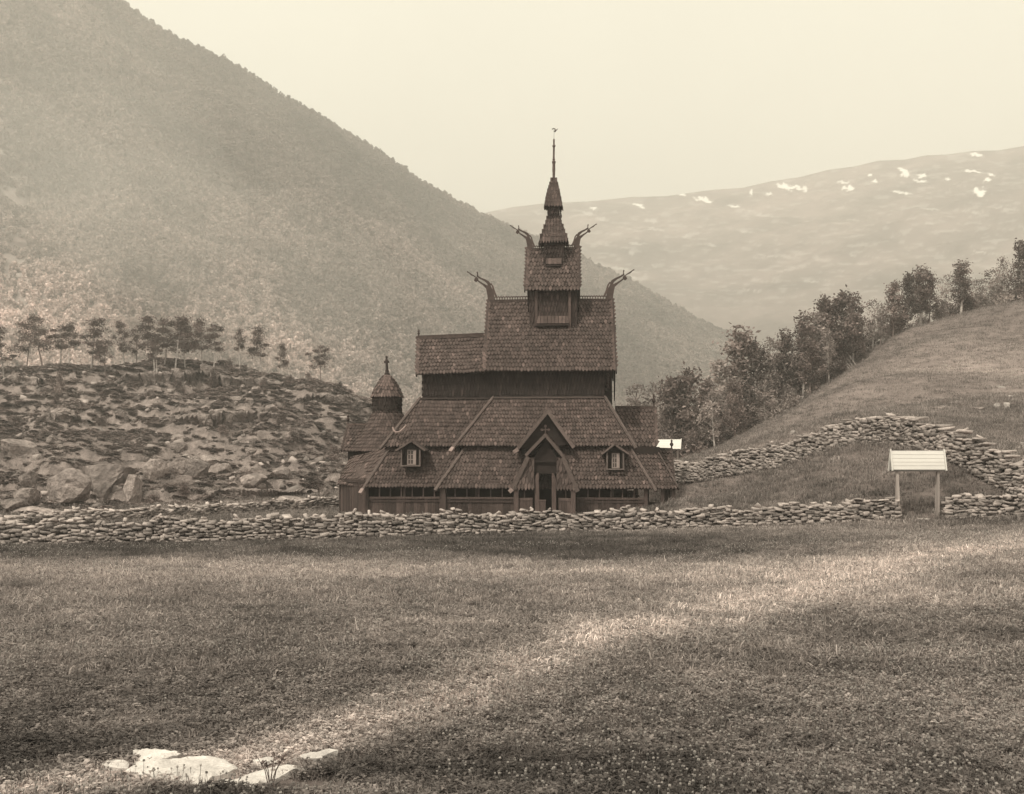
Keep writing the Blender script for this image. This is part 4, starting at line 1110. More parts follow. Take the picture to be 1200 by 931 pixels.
# mountain woods
def leafball(seed, n, ax, az, ls):
    r = np.random.default_rng(seed); V = []; Fc = []; T = []
    lob = [(r.normal(0, .45), r.normal(0, .45), r.uniform(-.5, .6), r.uniform(.35, .6), r.uniform(.8, 1.2)) for _ in range(7)]
    for i in range(n):
        q = lob[i % 7]; d = r.normal(0, 1, 3); d /= np.linalg.norm(d); c = np.array([q[0]*ax, q[1]*ax, q[2]*az])+d*q[3]*np.array([ax, ax, az*.8])
        u = r.normal(0, 1, 3); u /= np.linalg.norm(u); v = np.cross(u, r.normal(0, 1, 3)); v /= np.linalg.norm(v); k = len(V)
        for a, b in ((-1, -1), (1, -1), (1, 1), (-1, 1)): V.append(tuple(c+(u*a+v*b)*ls+np.array([0, 0, az*.9])))
        Fc.append((k, k+1, k+2, k+3)); T.append(q[4]*r.uniform(.8, 1.2))
    return V, Fc, T
balls = []
for s in range(4):
    v, f, t = leafball(40+s, 150, .8, 1.0, .17); balls.append(src('distant_tree', v, f, M['forest'], t))
n = 105000; px = rng.uniform(-260, 960, n); s = rng.uniform(0.0, 1.03, n)**.8
x, y, z = left_mtn(px, s)
sc = np.exp(-((px-(18+(y-560)*-.12))/26)**2)*(s > .15)*(s < .65)
dens = fbm(x, y, 45, 4, 601)
ok = (rng.uniform(0, 1, n) > sc*.75) & (rng.uniform(0, 1, n) < .55+dens*.9) & (z > -23)
px, s, x, y, z = px[ok], s[ok], x[ok], y[ok], z[ok]; m = len(x)
size = rng.uniform(1.3, 3.0, m)*(.9+.3*(y/1000)); big = fbm(x, y, 70, 3, 611)
t = 1.25*np.clip(.95+(big-.5)*1.5, .4, 1.8)*(.65+.7*fbm(x*.8+y*.3, y*.3, 55, 4, 641))*rng.uniform(.75, 1.25, m)*(1.8-.95*sstep(.0, .8, s))*(1+.5*np.exp(-((px+20)/130)**2))*(1+.45*np.exp(-((px-330)/150)**2-((s-.35)/.3)**2))  # low crowns paler as broadleaf and to paint in haze; top darkened
scatter('forest', np.stack([x, y, z-.6], -1), np.stack([size*.95, size*.95, size*rng.uniform(.8, 1.3, m)], -1), rng.uniform(0, 6.28, m), rng.normal(0, .05, (m, 2)), t, rng.integers(0, 4, m), balls)
# valley floor scrub between the near ridges and the mountain
n = 16000; x, y = scatter_zone(n, 215, 420, *fr(.6, 20)); z = height(x, y); m = len(x); size = rng.uniform(1.5, 3.4, m)
scatter('forest', np.stack([x, y, z-.4], -1), np.stack([size]*3, -1), rng.uniform(0, 6.28, m), rng.normal(0, .05, (m, 2)), rng.uniform(1.2, 2.2, m), rng.integers(0, 4, m), balls)

# dark heather and juniper carpet on the stony field
n = 90000; x, y = scatter_zone(n, 58, 172, *fr(.52, 3), lambda x, y: (rocky(x, y) > .3) & (fbm(x, y*.8, 7, 4, 701)+rng.uniform(-.3, .3, len(x)) > .54) | (rng.uniform(0, 1, len(x)) < .25)*(rocky(x, y) > .3))
z = height(x, y); m = len(x); size = rng.uniform(.10, .32, m)*(1+.6*sstep(100, 160, y))
scatter('heather', np.stack([x, y, z-size*.3], -1), np.stack([size*2.2, size*1.4, size*.6], -1), rng.normal(0, .3, m), rng.normal(0, .05, (m, 2)), rng.uniform(.55, 1.5, m), rng.integers(0, 4, m), balls)

# ================================================================== stones
def hull_rock(seed, n=18, flat=.5, jag=.25):
    import bmesh
    r = random.Random(seed); bm = bmesh.new()
    for i in range(8):
        v = Vector((i % 2*2-1, i//2 % 2*2-1, i//4*2-1))
        for q in range(2): bm.verts.new((v.x*r.uniform(.6, 1), v.y*r.uniform(.6, 1), v.z*r.uniform(.62, 1)))
    for i in range(3):
        v = Vector((r.gauss(0, 1), r.gauss(0, 1), r.gauss(0, 1))).normalized()
        mx_ = max(abs(v.x), abs(v.y), abs(v.z)); v = v*(.2+.8/mx_*.72)*r.uniform(1-jag, 1.0)
        bm.verts.new((v.x, v.y, v.z))
    res = bmesh.ops.convex_hull(bm, input=bm.verts)
    bmesh.ops.delete(bm, geom=[g for g in res['geom_interior'] if isinstance(g, bmesh.types.BMVert)], context='VERTS')
    bm.verts.ensure_lookup_table(); bm.verts.index_update()
    V = np.array([v.co[:] for v in bm.verts]); Fc = [[v.index for v in f.verts] for f in bm.faces]; bm.free(); return V, np.array(Fc)
ROCKS = [hull_rock(s, 20) for s in range(14)]
M['rubble'] = mat('rubble_stone', .24, tone_attr=False, noises=(), inst=True, rough=.9)
rsrc = []
for v_, f_ in ROCKS[:6]:
    rsrc.append(bpy.data.objects.new('rubble_stone', np_mesh('rubble_stone', v_*np.array([.5, .4, .28]), f_, M['rubble'], np.ones(len(f_)))))
x, y = scatter_zone(11000, 56, 170, *fr(.52, 3), lambda x, y: (rocky(x, y) > .4) & (fbm(x, y, 5, 4, 801)+rng.uniform(-.2, .2, len(x)) > .5))
z = height(x, y); m = len(x); size = rng.gamma(2.2, .16, m)+.12; size = np.minimum(size, 1.3)
scatter('rubble', np.stack([x, y, z], -1), np.stack([size, size*.9, size*rng.uniform(.6, 1.4, m)], -1), rng.uniform(0, 6.28, m), rng.normal(0, .3, (m, 2)), rng.uniform(.45, 1.5, m), rng.integers(0, 6, m), rsrc)
def dry_wall(name, pts, hfun, label, group=None, thick=.55, stone=(.13, .40), course=.108, capscale=1.0, tone=1.0, base=None, cat='stone wall'):
    """pts: list of (x, y, height). one mesh of fitted angular stones in courses on both faces plus cap stones"""
    V = []; Fc = []; T = []; nv = 0; r = random.Random(hash(name+label) & 0xffff)
    r = random.Random(len(pts)*31+int(abs(pts[0][0])*10))
    def put(c, ax, sx, sy, sz, tn, tilt=.16):
        nonlocal nv
        v, f = ROCKS[r.randrange(len(ROCKS))]
        rot = (Matrix.Rotation(ax, 3, 'Z') @ Euler((r.gauss(0, tilt), r.gauss(0, tilt), r.gauss(0, .15))).to_matrix())
        Rn = np.array(rot); fl_ = np.array([r.choice((-1, 1)), 1, r.choice((-1, 1))])
        w = (v*fl_*np.array([sx/2, sy/2, sz/2])*1.03)@Rn.T+np.array(c)
        ff = f if fl_[0]*fl_[2] > 0 else f[:, ::-1]
        V.append(w); Fc.append(ff+nv); T.append(np.full(len(f), tn)); nv += len(v)
    segs = list(zip(pts[:-1], pts[1:]))
    for (x0, y0, h0), (x1, y1, h1) in segs:
        ln = math.hypot(x1-x0, y1-y0); ang = math.atan2(y1-y0, x1-x0); nx, ny = -math.sin(ang), math.cos(ang)
        nc = max(3, int(max(h0, h1)/course)+1)
        for side in (-1, 1):
            for k in range(nc):
                s = -r.uniform(0, .2)
                while s < ln:
                    w = r.uniform(*stone)*(1.35 if r.random() < .15 else 1); t = min(1, max(0, (s+w/2)/ln)); h = h0+(h1-h0)*t
                    wob = 1+.10*math.sin((x0+s)*1.7)+.06*math.sin((x0+s)*4.3)
                    hh = h*wob; zc = (k+.5)*course*r.uniform(.92, 1.08)
                    if zc > hh-course*.3: s += w; continue
                    X_ = x0+(x1-x0)*t; Y_ = y0+(y1-y0)*t; off = side*(thick/2-.10+r.gauss(0, .025)-.06*zc)
                    gz_ = base(X_, Y_) if base else WZ(X_, Y_)
                    put((X_+nx*off, Y_+ny*off, gz_+zc-.06+r.gauss(0, .02)), ang, w*1.1, .34, course*r.choice((.75, .9, 1.05, 1.2, 1.5)), tone*r.uniform(.4, 1.25))
                    s += w
        s = 0
        while s < ln:
            w = r.uniform(stone[0]*1.1, stone[1]*1.1); t = min(1, (s+w/2)/ln); h = h0+(h1-h0)*t; wob = 1+.10*math.sin((x0+s)*1.7)+.06*math.sin((x0+s)*4.3)
            X_ = x0+(x1-x0)*t; Y_ = y0+(y1-y0)*t; gz_ = base(X_, Y_) if base else WZ(X_, Y_)
            put((X_+r.gauss(0, .05), Y_+r.gauss(0, .05), gz_+h*wob+r.uniform(-.05, .05)), ang, w, thick*r.uniform(.8, 1.25)*.9, course*capscale*r.uniform(.6, 1.2), tone*r.uniform(.75, 1.45), .12)  # cap stones toned lighter: brightness of lit tops put into colour
            if r.random() < .18: put((X_+r.gauss(0, .1), Y_+r.gauss(0, .1), gz_+h*wob+.12), ang+r.uniform(-1, 1), w*.6, thick*.5, course*.8, tone*r.uniform(1.0, 1.6), .4)
            s += w*.82
    V = np.concatenate(V); Fc = np.concatenate(Fc)
    me = np_mesh(name, V, Fc, M['stone'], np.concatenate(T)); o = bpy.data.objects.new(name, me); COL.objects.link(o)
    return tag(o, label, cat, group, 'thing')
_hz = {}
def WZ(x, y):
    k = (round(x*2), round(y*2))
    if k not in _hz: _hz[k] = float(base_h(np.array([x]), np.array([y]))[0])
    return _hz[k]
def P3(px, d, h): return ((px-600)/F*d, d, h*.95)
near = [P3(-260, 40.5, .95), P3(-120, 41.5, .95), P3(0, 42, .93), P3(100, 42.4, .98), P3(200, 43, .98), P3(300, 43.4, .98), P3(400, 44.2, 1.0), P3(500, 45.2, .98), P3(600, 46, .98), P3(700, 46.3, .96), P3(800, 46.5, .92), P3(900, 46.6, .9), P3(1000, 46.5, .92), P3(1050, 46.5, .88)]
dry_wall('stone_wall', near, None, 'long dry stone wall crossing the meadow in front of the church up to the gate')
dry_wall('stone_wall', [P3(1108, 46.3, .85), P3(1150, 46, .95), P3(1200, 45.5, .98), P3(1330, 44.5, 1.0), P3(1480, 43.5, 1.0)], None, 'short dry stone wall running on from the right post of the roofed gate')
dry_wall('stone_wall', [P3(396, 72, .66), P3(340, 69, .64), P3(290, 66, .64), P3(200, 60, .62), P3(100, 54.5, .62), P3(30, 51, .62), P3(-120, 45.5, .7)], None, 'low stone wall below the boulder field, running away to the east end of the church', tone=1.1)
dry_wall('stone_wall', [P3(780, 75, 1.2), P3(850, 70, 1.35), P3(900, 67, 1.4), P3(950, 63.5, 1.3), P3(985, 61.5, 1.25), P3(1020, 59.5, 1.45), P3(1045, 57.5, 1.5), P3(1080, 54.5, 1.45), P3(1110, 52.5, 1.4), P3(1150, 50.2, 1.45), P3(1200, 48, 1.5), P3(1260, 46.5, 1.4)], None,
         'thick stone wall climbing the slope behind the church, then bending back down', thick=.8, stone=(.15, .48), course=.13, tone=1.0)

# broken rock ledges with an overhanging lip
def ledge(pts, label, seed, lip=.5):
    P = []; n = 0
    for (a0, b0, h0), (a1, b1, h1) in zip(pts[:-1], pts[1:]):
        k = max(4, int(abs(a1-a0)*1.4)); P += [(a0+(a1-a0)*i/k, b0+(b1-b0)*i/k, h0+(h1-h0)*i/k) for i in range(k)]
    V = []; rows = 14
    for i, (px, py, hpx) in enumerate(P):
        g = ray_ground(px, py)
        if g is None: continue
        x, y, z = g; h = hpx/F*y
        for j in range(rows):
            t = j/(rows-1)
            if t < .6: q = t/.6; yy = .5-lip*q**2*1.2; zz = -.6+(h+.6)*q
            else: q = (t-.6)/.4; yy = .5-lip*1.2+q*3.2; zz = h+.05*math.sin(q*3)-q**3*.5
            nz = mnoise.cell_vector(Vector((x*.9+seed, zz*1.1, yy*.5)))*.28+mnoise.noise_vector(Vector((x*.8+seed, yy*.8, zz*1.2)))*.5+mnoise.noise_vector(Vector((x*3+seed, yy*3, zz*4)))*.16
            V.append((x+nz.x*.6, y+yy+nz.y, z+zz+nz.z*.6))
    n = len(V)//rows
    me = np_mesh('rock_ledge', V, grid_faces(n, rows)[:, ::-1], M['boulder'], np.ones((n-1)*(rows-1)))
    o = bpy.data.objects.new('rock_ledge', me); COL.objects.link(o); return tag(o, label, 'rock ledge')
# boulders
BT = []
def blob_rock(seed, flat=.7, sub=3):
    import bmesh
    bm = bmesh.new(); bmesh.ops.create_icosphere(bm, subdivisions=sub, radius=1)
    r = random.Random(seed); cuts = [(Vector((r.gauss(0, 1), r.gauss(0, 1), r.gauss(0, .6))).normalized(), r.uniform(.38, .8)) for _ in range(12)]
    off = Vector((seed*3.1, seed*1.7, 0))
    for v in bm.verts:
        p = v.co.copy()
        for n_, d_ in cuts:
            k = p.dot(n_)
            if k > d_: p -= n_*(k-d_)*.9
        p *= 1+.16*mnoise.fractal(p*1.3+off, 1, 2, 4); p += v.co*.06*mnoise.noise(p*5+off)
        v.co = (p.x, p.y, p.z*flat)
    me = bpy.data.meshes.new('boulder'); bm.to_mesh(me); bm.free()
    a = me.attributes.new('tone', 'FLOAT', 'FACE'); a.data.foreach_set('value', [1.0]*len(me.polygons))
    me.materials.append(M['boulder']); return me
BM = [blob_rock(s, f) for s, f in ((1, .8), (2, .6), (3, .75), (4, .5), (5, .9), (6, .35), (7, .4), (8, .65))]
BP = [m_.copy() for m_ in BM]
for m_ in BP: m_.materials.clear(); m_.materials.append(M['boulderpale'])
BL = [blob_rock(s, f, 2) for s, f in ((21, .7), (22, .5), (23, .4), (24, .8))]
def ray_ground(px, py, d0=30, d1=240):
    """world point where the ground is seen at a pixel of the photograph"""
    d = np.linspace(d0, d1, 900); x = (px-600)/F*d; z = CZ-(py-HY)/F*d
    hgt = height(x, d); k = np.argmax(hgt > z)
    if hgt[k] <= z[k]: return None
    return float(x[k]), float(d[k]), float(hgt[k])
def boulder(px, py, wpx, hpx, label, mi, group=None, rz=None, sink=.15, cat='boulder', tiltx=0, pale=False):
    g = ray_ground(px, py)
    if g is None: return None
    x, d, z = g; w = wpx/F*d/2; h = hpx/F*d/2
    if mi in (3, 5, 6) and sink > 0: sink = .45
    me = (BP if pale else BM)[mi] if mi < 10 else BL[mi-10]
    o = bpy.data.objects.new('boulder', me); COL.objects.link(o)
    fz = max(.01, (max(v.co.z for v in me.vertices)-min(v.co.z for v in me.vertices))/2)
    o.location = (x, d+w*.6, z+h*(1-sink)); o.scale = (w/.9, w/.9*random.uniform(.75, 1.05), h/fz)
    ty = random.uniform(-.12, .12)
    if wpx > 45 and mi == 3: o.location.z = z-h*.1; o.location.y = d+w*.3; ty = 0
    o.rotation_euler = (tiltx, ty, rz if rz is not None else random.uniform(0, 6.28))
    return tag(o, label, cat, group)
big = [
 (68,592,70,44,'broad rounded grey boulder at the left end of the boulder row above the low wall',0),
 (117,590,78,54,'largest pale-topped square boulder, with a dark hollow under its front',4),
 (152,592,36,40,'dark upright block leaning against the right side of the largest boulder',2),
 (182,566,30,28,'round boulder with a bright top and dark shaded foot',0),
 (209,558,24,24,'grey boulder directly right of the round bright-topped boulder',2),
 (205,534,26,14,'flat pale boulder above the round bright-topped boulder',1),
 (226,562,38,22,'wide low boulder in the middle of the boulder row',1),
 (245,545,30,16,'low humped boulder behind the wide one in the boulder row',3),
 (290,570,60,22,'long sloping pale slab of rock above the end of the low wall',3),
 (262,556,26,16,'small tilted slab left of the long sloping pale slab',6),
 (28,600,34,26,'rounded boulder at the picture edge, beside a flat-topped one',0),
 (10,548,60,34,'big weathered boulder cut by the left edge of the picture',4),
 (31,549,12,6,'small pale flat stone sitting on the weathered boulder at the left edge',7),
 (30,585,26,26,'grey upright boulder between the left edge and the boulder row',2),
 (52,603,80,20,'long low whaleback rock just above the left part of the low wall',3),
 (12,604,40,18,'low rock hump at the left edge, just above the wall',1),
 (70,489,26,12,'pale pointed boulder on the middle terrace under the dark juniper',0),
 (55,486,18,10,'darker boulder touching the pale pointed one',2),
 (147,497,8,13,'thin upright pale stone on the middle terrace',4),
 (140,490,16,10,'rounded stone beside the thin upright one',0),
 (264,500,22,18,'pale block standing in the dark ledge below the pines',2),
 (243,502,20,10,'bright flat stone at the foot of the dark ledge',1),
 (272,470,30,8,'long thin slab lying on the ledge',5),
 (334,462,34,7,'long pale slab near the top of the stony rise',5),
 (320,486,22,14,'leaning slab under the long pale slab',3),
 (300,460,20,8,'low pale stone left of the long pale slab',6),
 (285,580,44,14,'low humped rock below the long sloping slab',3),
 (330,566,40,16,'grey humped rock near the east end of the church',1),
 (340,592,44,14,'low rock nearest the east end of the church',3),
 (296,523,12,10,'bright cube-shaped stone in the heather',4),
 (292,534,14,10,'grey stone just below the bright cube-shaped one',2),
 (190,495,14,8,'small rounded stone at the left end of the dark ledge',0),
 (222,546,22,10,'thin slab between two humped boulders in the row',5),
 (205,444,17,15,'square block of the crag right below the pines',4),
 (188,434,26,8,'flat cap stone on top of the crag below the pines',5),
 (240,442,26,18,'grey block in the crag right of the square one',2),
 (175,448,20,12,'pale stone at the foot of the crag',0),
 (140,436,24,8,'flat pale stone left of the crag',5),
]
for px, py, w, h, lab, mi in big: boulder(px, py, w, h, lab, mi)
ledge([(186,502,3),(205,500,9),(235,502,12),(262,499,15),(300,496,12),(332,494,5)], 'long dark rock ledge with an overhanging lip halfway up the stony rise', 3, .7)
ledge([(128,456,3),(150,452,12),(185,455,16),(215,458,20),(245,456,15),(285,455,11),(330,456,6)], 'broken crag of dark rock right under the ridge pines', 9, .6)
ledge([(0,452,8),(30,453,10),(62,452,7),(95,454,3)], 'pale broken ledge at the far left below the ridge pines', 15, .4)
ledge([(20,497,3),(52,498,10),(90,497,7),(112,498,2)], 'short rock ledge on the middle terrace at the left', 21, .4)
ledge([(225,585,3),(262,583,8),(300,588,10),(340,583,6),(372,580,3)], 'low rock ledge below the long sloping slab', 27, .5)
ledge([(330,478,3),(362,474,9),(400,478,12),(425,480,6)], 'rock ledge on the slope left of the apse turret', 33, .5)
# many look-alike smaller stones
r0 = random.Random(5)
zones = [((0,410),(434,466),80,'small weathered stone in the crag under the ridge pines','stones of the crag'),
         ((10,400),(468,512),70,'small stone on the middle terrace of the stony field','stones on the middle terrace'),
         ((0,400),(515,606),95,'small stone among the heather of the lower field','stones of the lower field')]
for (xa, xb), (ya, yb), cnt, lab, grp in zones:
    for k in range(cnt):
        px = r0.uniform(xa, xb); py = r0.uniform(ya, yb)
        if py > 603-px*.035: continue
        if py < 450 and px > 330: continue
        w = r0.choice((4, 5, 6, 7, 8, 10, 12, 16))*r0.uniform(.7, 1.1); boulder(px, py, w, w*r0.uniform(.3, .8), lab, 10+r0.randrange(4), grp)
for px, py, w, h, lab, mi in (
 (1108,475,9,10,'dark round boulder with a pale slab in front on the right hillside',0),
 (1103,481,20,8,'pale slab below the dark round boulder on the right hillside',3),
 (1130,478,13,8,'grey boulder right of the dark round one on the hillside',2),
 (1174,455,12,4,'flat block highest up on the bare hillside',5),
 (1186,467,14,5,'pale flat stone below the highest flat block on the hillside',5),
 (1170,480,7,8,'small pale stone, left of a leaning pair on the hillside',0),
 (1181,480,9,11,'leaning pale stone on the hillside next to a smaller one',4),
 (1150,482,16,5,'low dark stone in the grass hollow of the hillside',1),
 (1198,523,6,5,'small bright stone in the grass at the right edge',0),
 (930,510,8,5,'bright stone on the grass at the foot of the birch row',1),
 (1085,612,30,5,'flat threshold slab between the posts of the roofed gate',5),
 (1098,603,6,8,'small pale stone against the right post of the roofed gate',0)): boulder(px, py, w*1.1, h*.95, lab, mi, sink=.1, cat='stone', pale='dark' not in lab)

# pale flat rock slabs in the foreground
def slab(poly, zt, label, seed, thick=.10):
    import bmesh
    P = [(((a-600)/F)*(CZ-zt)*F/(b-HY), (CZ-zt)*F/(b-HY)) for a, b in poly]
    bm = bmesh.new(); vs = [bm.verts.new((x, y, 0)) for x, y in P]; f = bm.faces.new(vs)
    if f.normal.z < 0: f.normal_flip()
    bmesh.ops.triangulate(bm, faces=[f]); 
    for _ in range(4): bmesh.ops.subdivide_edges(bm, edges=[e for e in bm.edges if e.calc_length() > .10], cuts=1, use_grid_fill=False); bmesh.ops.triangulate(bm, faces=bm.faces)
    bound = {v for e in bm.edges if e.is_boundary for v in e.verts}
    bl = [v.co.copy() for v in bound]
    for v in bm.verts:
        n = mnoise.fractal(Vector((v.co.x*1.6+seed, v.co.y*2.4, 0)), 1, 2, 5)
        dmin = 0 if v in bound else min((v.co-b).length for b in bl)
        hgt = zt+.06*n+.03*min(1, dmin/.05)
        v.co.z = hgt
        if v in bound: v.co.x += .05*mnoise.noise(Vector((v.co.x*6, v.co.y*6, seed))); v.co.y += .05*mnoise.noise(Vector((v.co.x*7, v.co.y*7, seed+3)))
    ret = bmesh.ops.extrude_face_region(bm, geom=bm.faces[:])
    # the extruded copy becomes the buried underside
    for g in ret['geom']:
        if isinstance(g, bmesh.types.BMVert): g.co.z = -.25
    bmesh.ops.recalc_face_normals(bm, faces=bm.faces)
    me = bpy.data.meshes.new('rock_slab'); bm.to_mesh(me); bm.free()
    a = me.attributes.new('tone', 'FLOAT', 'FACE'); a.data.foreach_set('value', [1.0]*len(me.polygons))
    me.materials.append(M['paleslab']); o = bpy.data.objects.new('rock_slab', me); COL.objects.link(o)
    return tag(o, label, 'rock slab')
slab([(157,881),(172,880),(190,881),(213,883),(203,888),(190,892),(172,895),(158,891)], .05, 'small pale rock slab behind the largest one in the foreground', 1)
slab([(144,903),(165,897),(200,892),(240,889),(264,893),(281,899),(268,906),(246,912),(232,918),(200,916),(170,909)], .04, 'largest bleached rock slab lying in the foreground grass', 2)
slab([(240,920),(262,914),(290,906),(320,902),(378,897),(352,903),(318,914),(283,924),(270,920)], .03, 'long tapering pale rock slab next to the dry weed', 3)
slab([(112,897),(130,894),(152,893),(150,898),(128,900)], .03, 'thin sliver of pale rock left of the largest slab', 4)
slab([(344,890),(362,883),(392,878),(396,881),(370,888)], .02, 'narrow pale rock right of the slabs, half covered by grass', 5)
slab([(296,893),(312,886),(326,888),(318,896),(302,899)], .02, 'little pale rock patch behind the dry weed', 6)

# dry weed
g = ((317-600)/F*11.0, 11.0)
mb = MB(); r0 = random.Random(3)
for k in range(7):
    a = r0.uniform(-.5, .5); h = r0.uniform(.2, .38); b = r0.uniform(-.3, .3)
    pts = [(g[0]+r0.uniform(-.02, .02), g[1], -.02), (g[0]+a*h*.4, g[1]+b*h*.4, h*.55), (g[0]+a*h, g[1]+b*h, h)]
    mb.tube(pts, [.006, .005, .003], 5, 1)
    for q in range(5):
        t = r0.uniform(.3, 1); p = Vector(pts[1]).lerp(Vector(pts[2]), t); u = Vector((r0.gauss(0, 1), r0.gauss(0, 1), r0.gauss(0, .6))).normalized()*.05; v = u.cross(Vector((r0.gauss(0, 1), r0.gauss(0, 1), 1))).normalized()*.018
        mb.add([p, p+u*.5+v, p+u, p+u*.5-v], [(0, 1, 2, 3)], 1.1)
o = mb.build('weed', M['weed']); tag(o, 'dark dry weed sprouting in front of the pale rock slabs', 'weed')
# ================================================================== gates
def gate(loc, W, zt, dep, rise, post_h, label, rz=0, px_w=.95, finial=False):
    g = empty('roofed_gate', loc, rz); tag(g, label, 'gate')
    W2 = W/2; ze = zt-rise
    for s in (-1, 1):
        mb = MB(); n = 5
        for k in range(n):
            a, b = k/n, (k+1)/n
            y0, z0 = s*dep*(1-a), ze+rise*a; y1, z1 = s*dep*(1-b)-s*.012, ze+rise*b+.012
            off = .018*(n-k)/n
            vs = [(-W2, y0, z0+.02), (W2, y0, z0+.02), (W2, y1, z1+.006), (-W2, y1, z1+.006)]
            vs2 = [(x, y+s*.0, z-.03) for x, y, z in vs]
            nrm = Vector((0, s*rise, dep)).normalized()*.012
            vs = [Vector(v)+nrm for v in vs]
            mb.add(vs+[Vector(v) for v in vs2], [(0, 1, 2, 3) if s < 0 else (3, 2, 1, 0), (7, 6, 5, 4) if s < 0 else (4, 5, 6, 7), (0, 4, 5, 1), (1, 5, 6, 2), (2, 6, 7, 3), (3, 7, 4, 0)], random.uniform(.95, 1.03))
        mb.build('roof_boards', M['whitewood'], g)
    mb = MB()
    for x in (-W2-.03, W2+.03):
        for s in (-1, 1): mb.beam((x, s*(dep+.04), ze-.04), (x, 0, zt+.03), .05, .10, up=(0, 0, 1), tone=1.0)
        mb.beam((x, 0, zt-.02), (x, 0, zt+.1), .06, .06, up=(0, 1, 0))
    mb.build('bargeboard', M['whitewood'], g)
    mb = MB(); 
    for s in (-1, 1): mb.box(-W2+.02, W2-.02, s*dep-.03, s*dep+.03, ze-.07, ze-.0, .25)
    for x in (-W2+.16, W2-.22):
        mb.box(x-.05, x+.05, -dep*.9, dep*.9, ze-.06, ze+.04, .4)
    mb.build('roof_frame', M['postwood'], g)
    for x in (-W2+.25, W2-.28):
        for y in (-.14, .14):
            mb = MB(); tl = random.uniform(-.03, .03)+(-.05 if x < 0 else .03)
            mb.beam((x-tl, y, -.4), (x-tl*-.5+(.06 if y > 0 else 0), y*.8, ze+.02), .10, .10, up=(0, 1, 0), tone=random.uniform(.8, 1.2))
            mb.build('post', M['postwood'], g)
    return g
x, y = (1075-600)/F*46.6, 46.6
gzz = WZ(x, y)
zt = at(1075, 529, 46.6)[2]; ze = at(1075, 551, 46.1)[2]
gate((x, y, gzz), 2.30, zt-gzz, .2, (zt-ze), 2, 'white plank roofed gate on two grey posts standing in the gap of the stone wall')
d = 88.0; x = (783-600)/F*d; gzz = gz(x, d); zt = at(0, 515.5, d)[2]; ze = at(0, 526.5, d)[2]
gate((x, d, gzz), 2.1, zt-gzz, .7, zt-ze, 2, 'white plank roofed gate half hidden behind the west end of the church', rz=R(-14))

# leaning pale poles
poles = []
g = ray_ground(990, 436); 
if g:
    t = empty('pole_stack', g); tag(t, 'pale timber poles leaning together at the edge of the birches', 'poles')
    for k, (a, b) in enumerate(((-1.6, 2.2), (-1.1, 2.4), (-.7, 2.5), (-1.9, 1.9), (-.2, 2.2))):
        mb = MB(); mb.tube([(.9+k*.22, -.2, -.1), (a+k*.12, .4, b*1.1)], [.09, .07], 7, 1.0); mb.build('pole', M['palebark'], t)

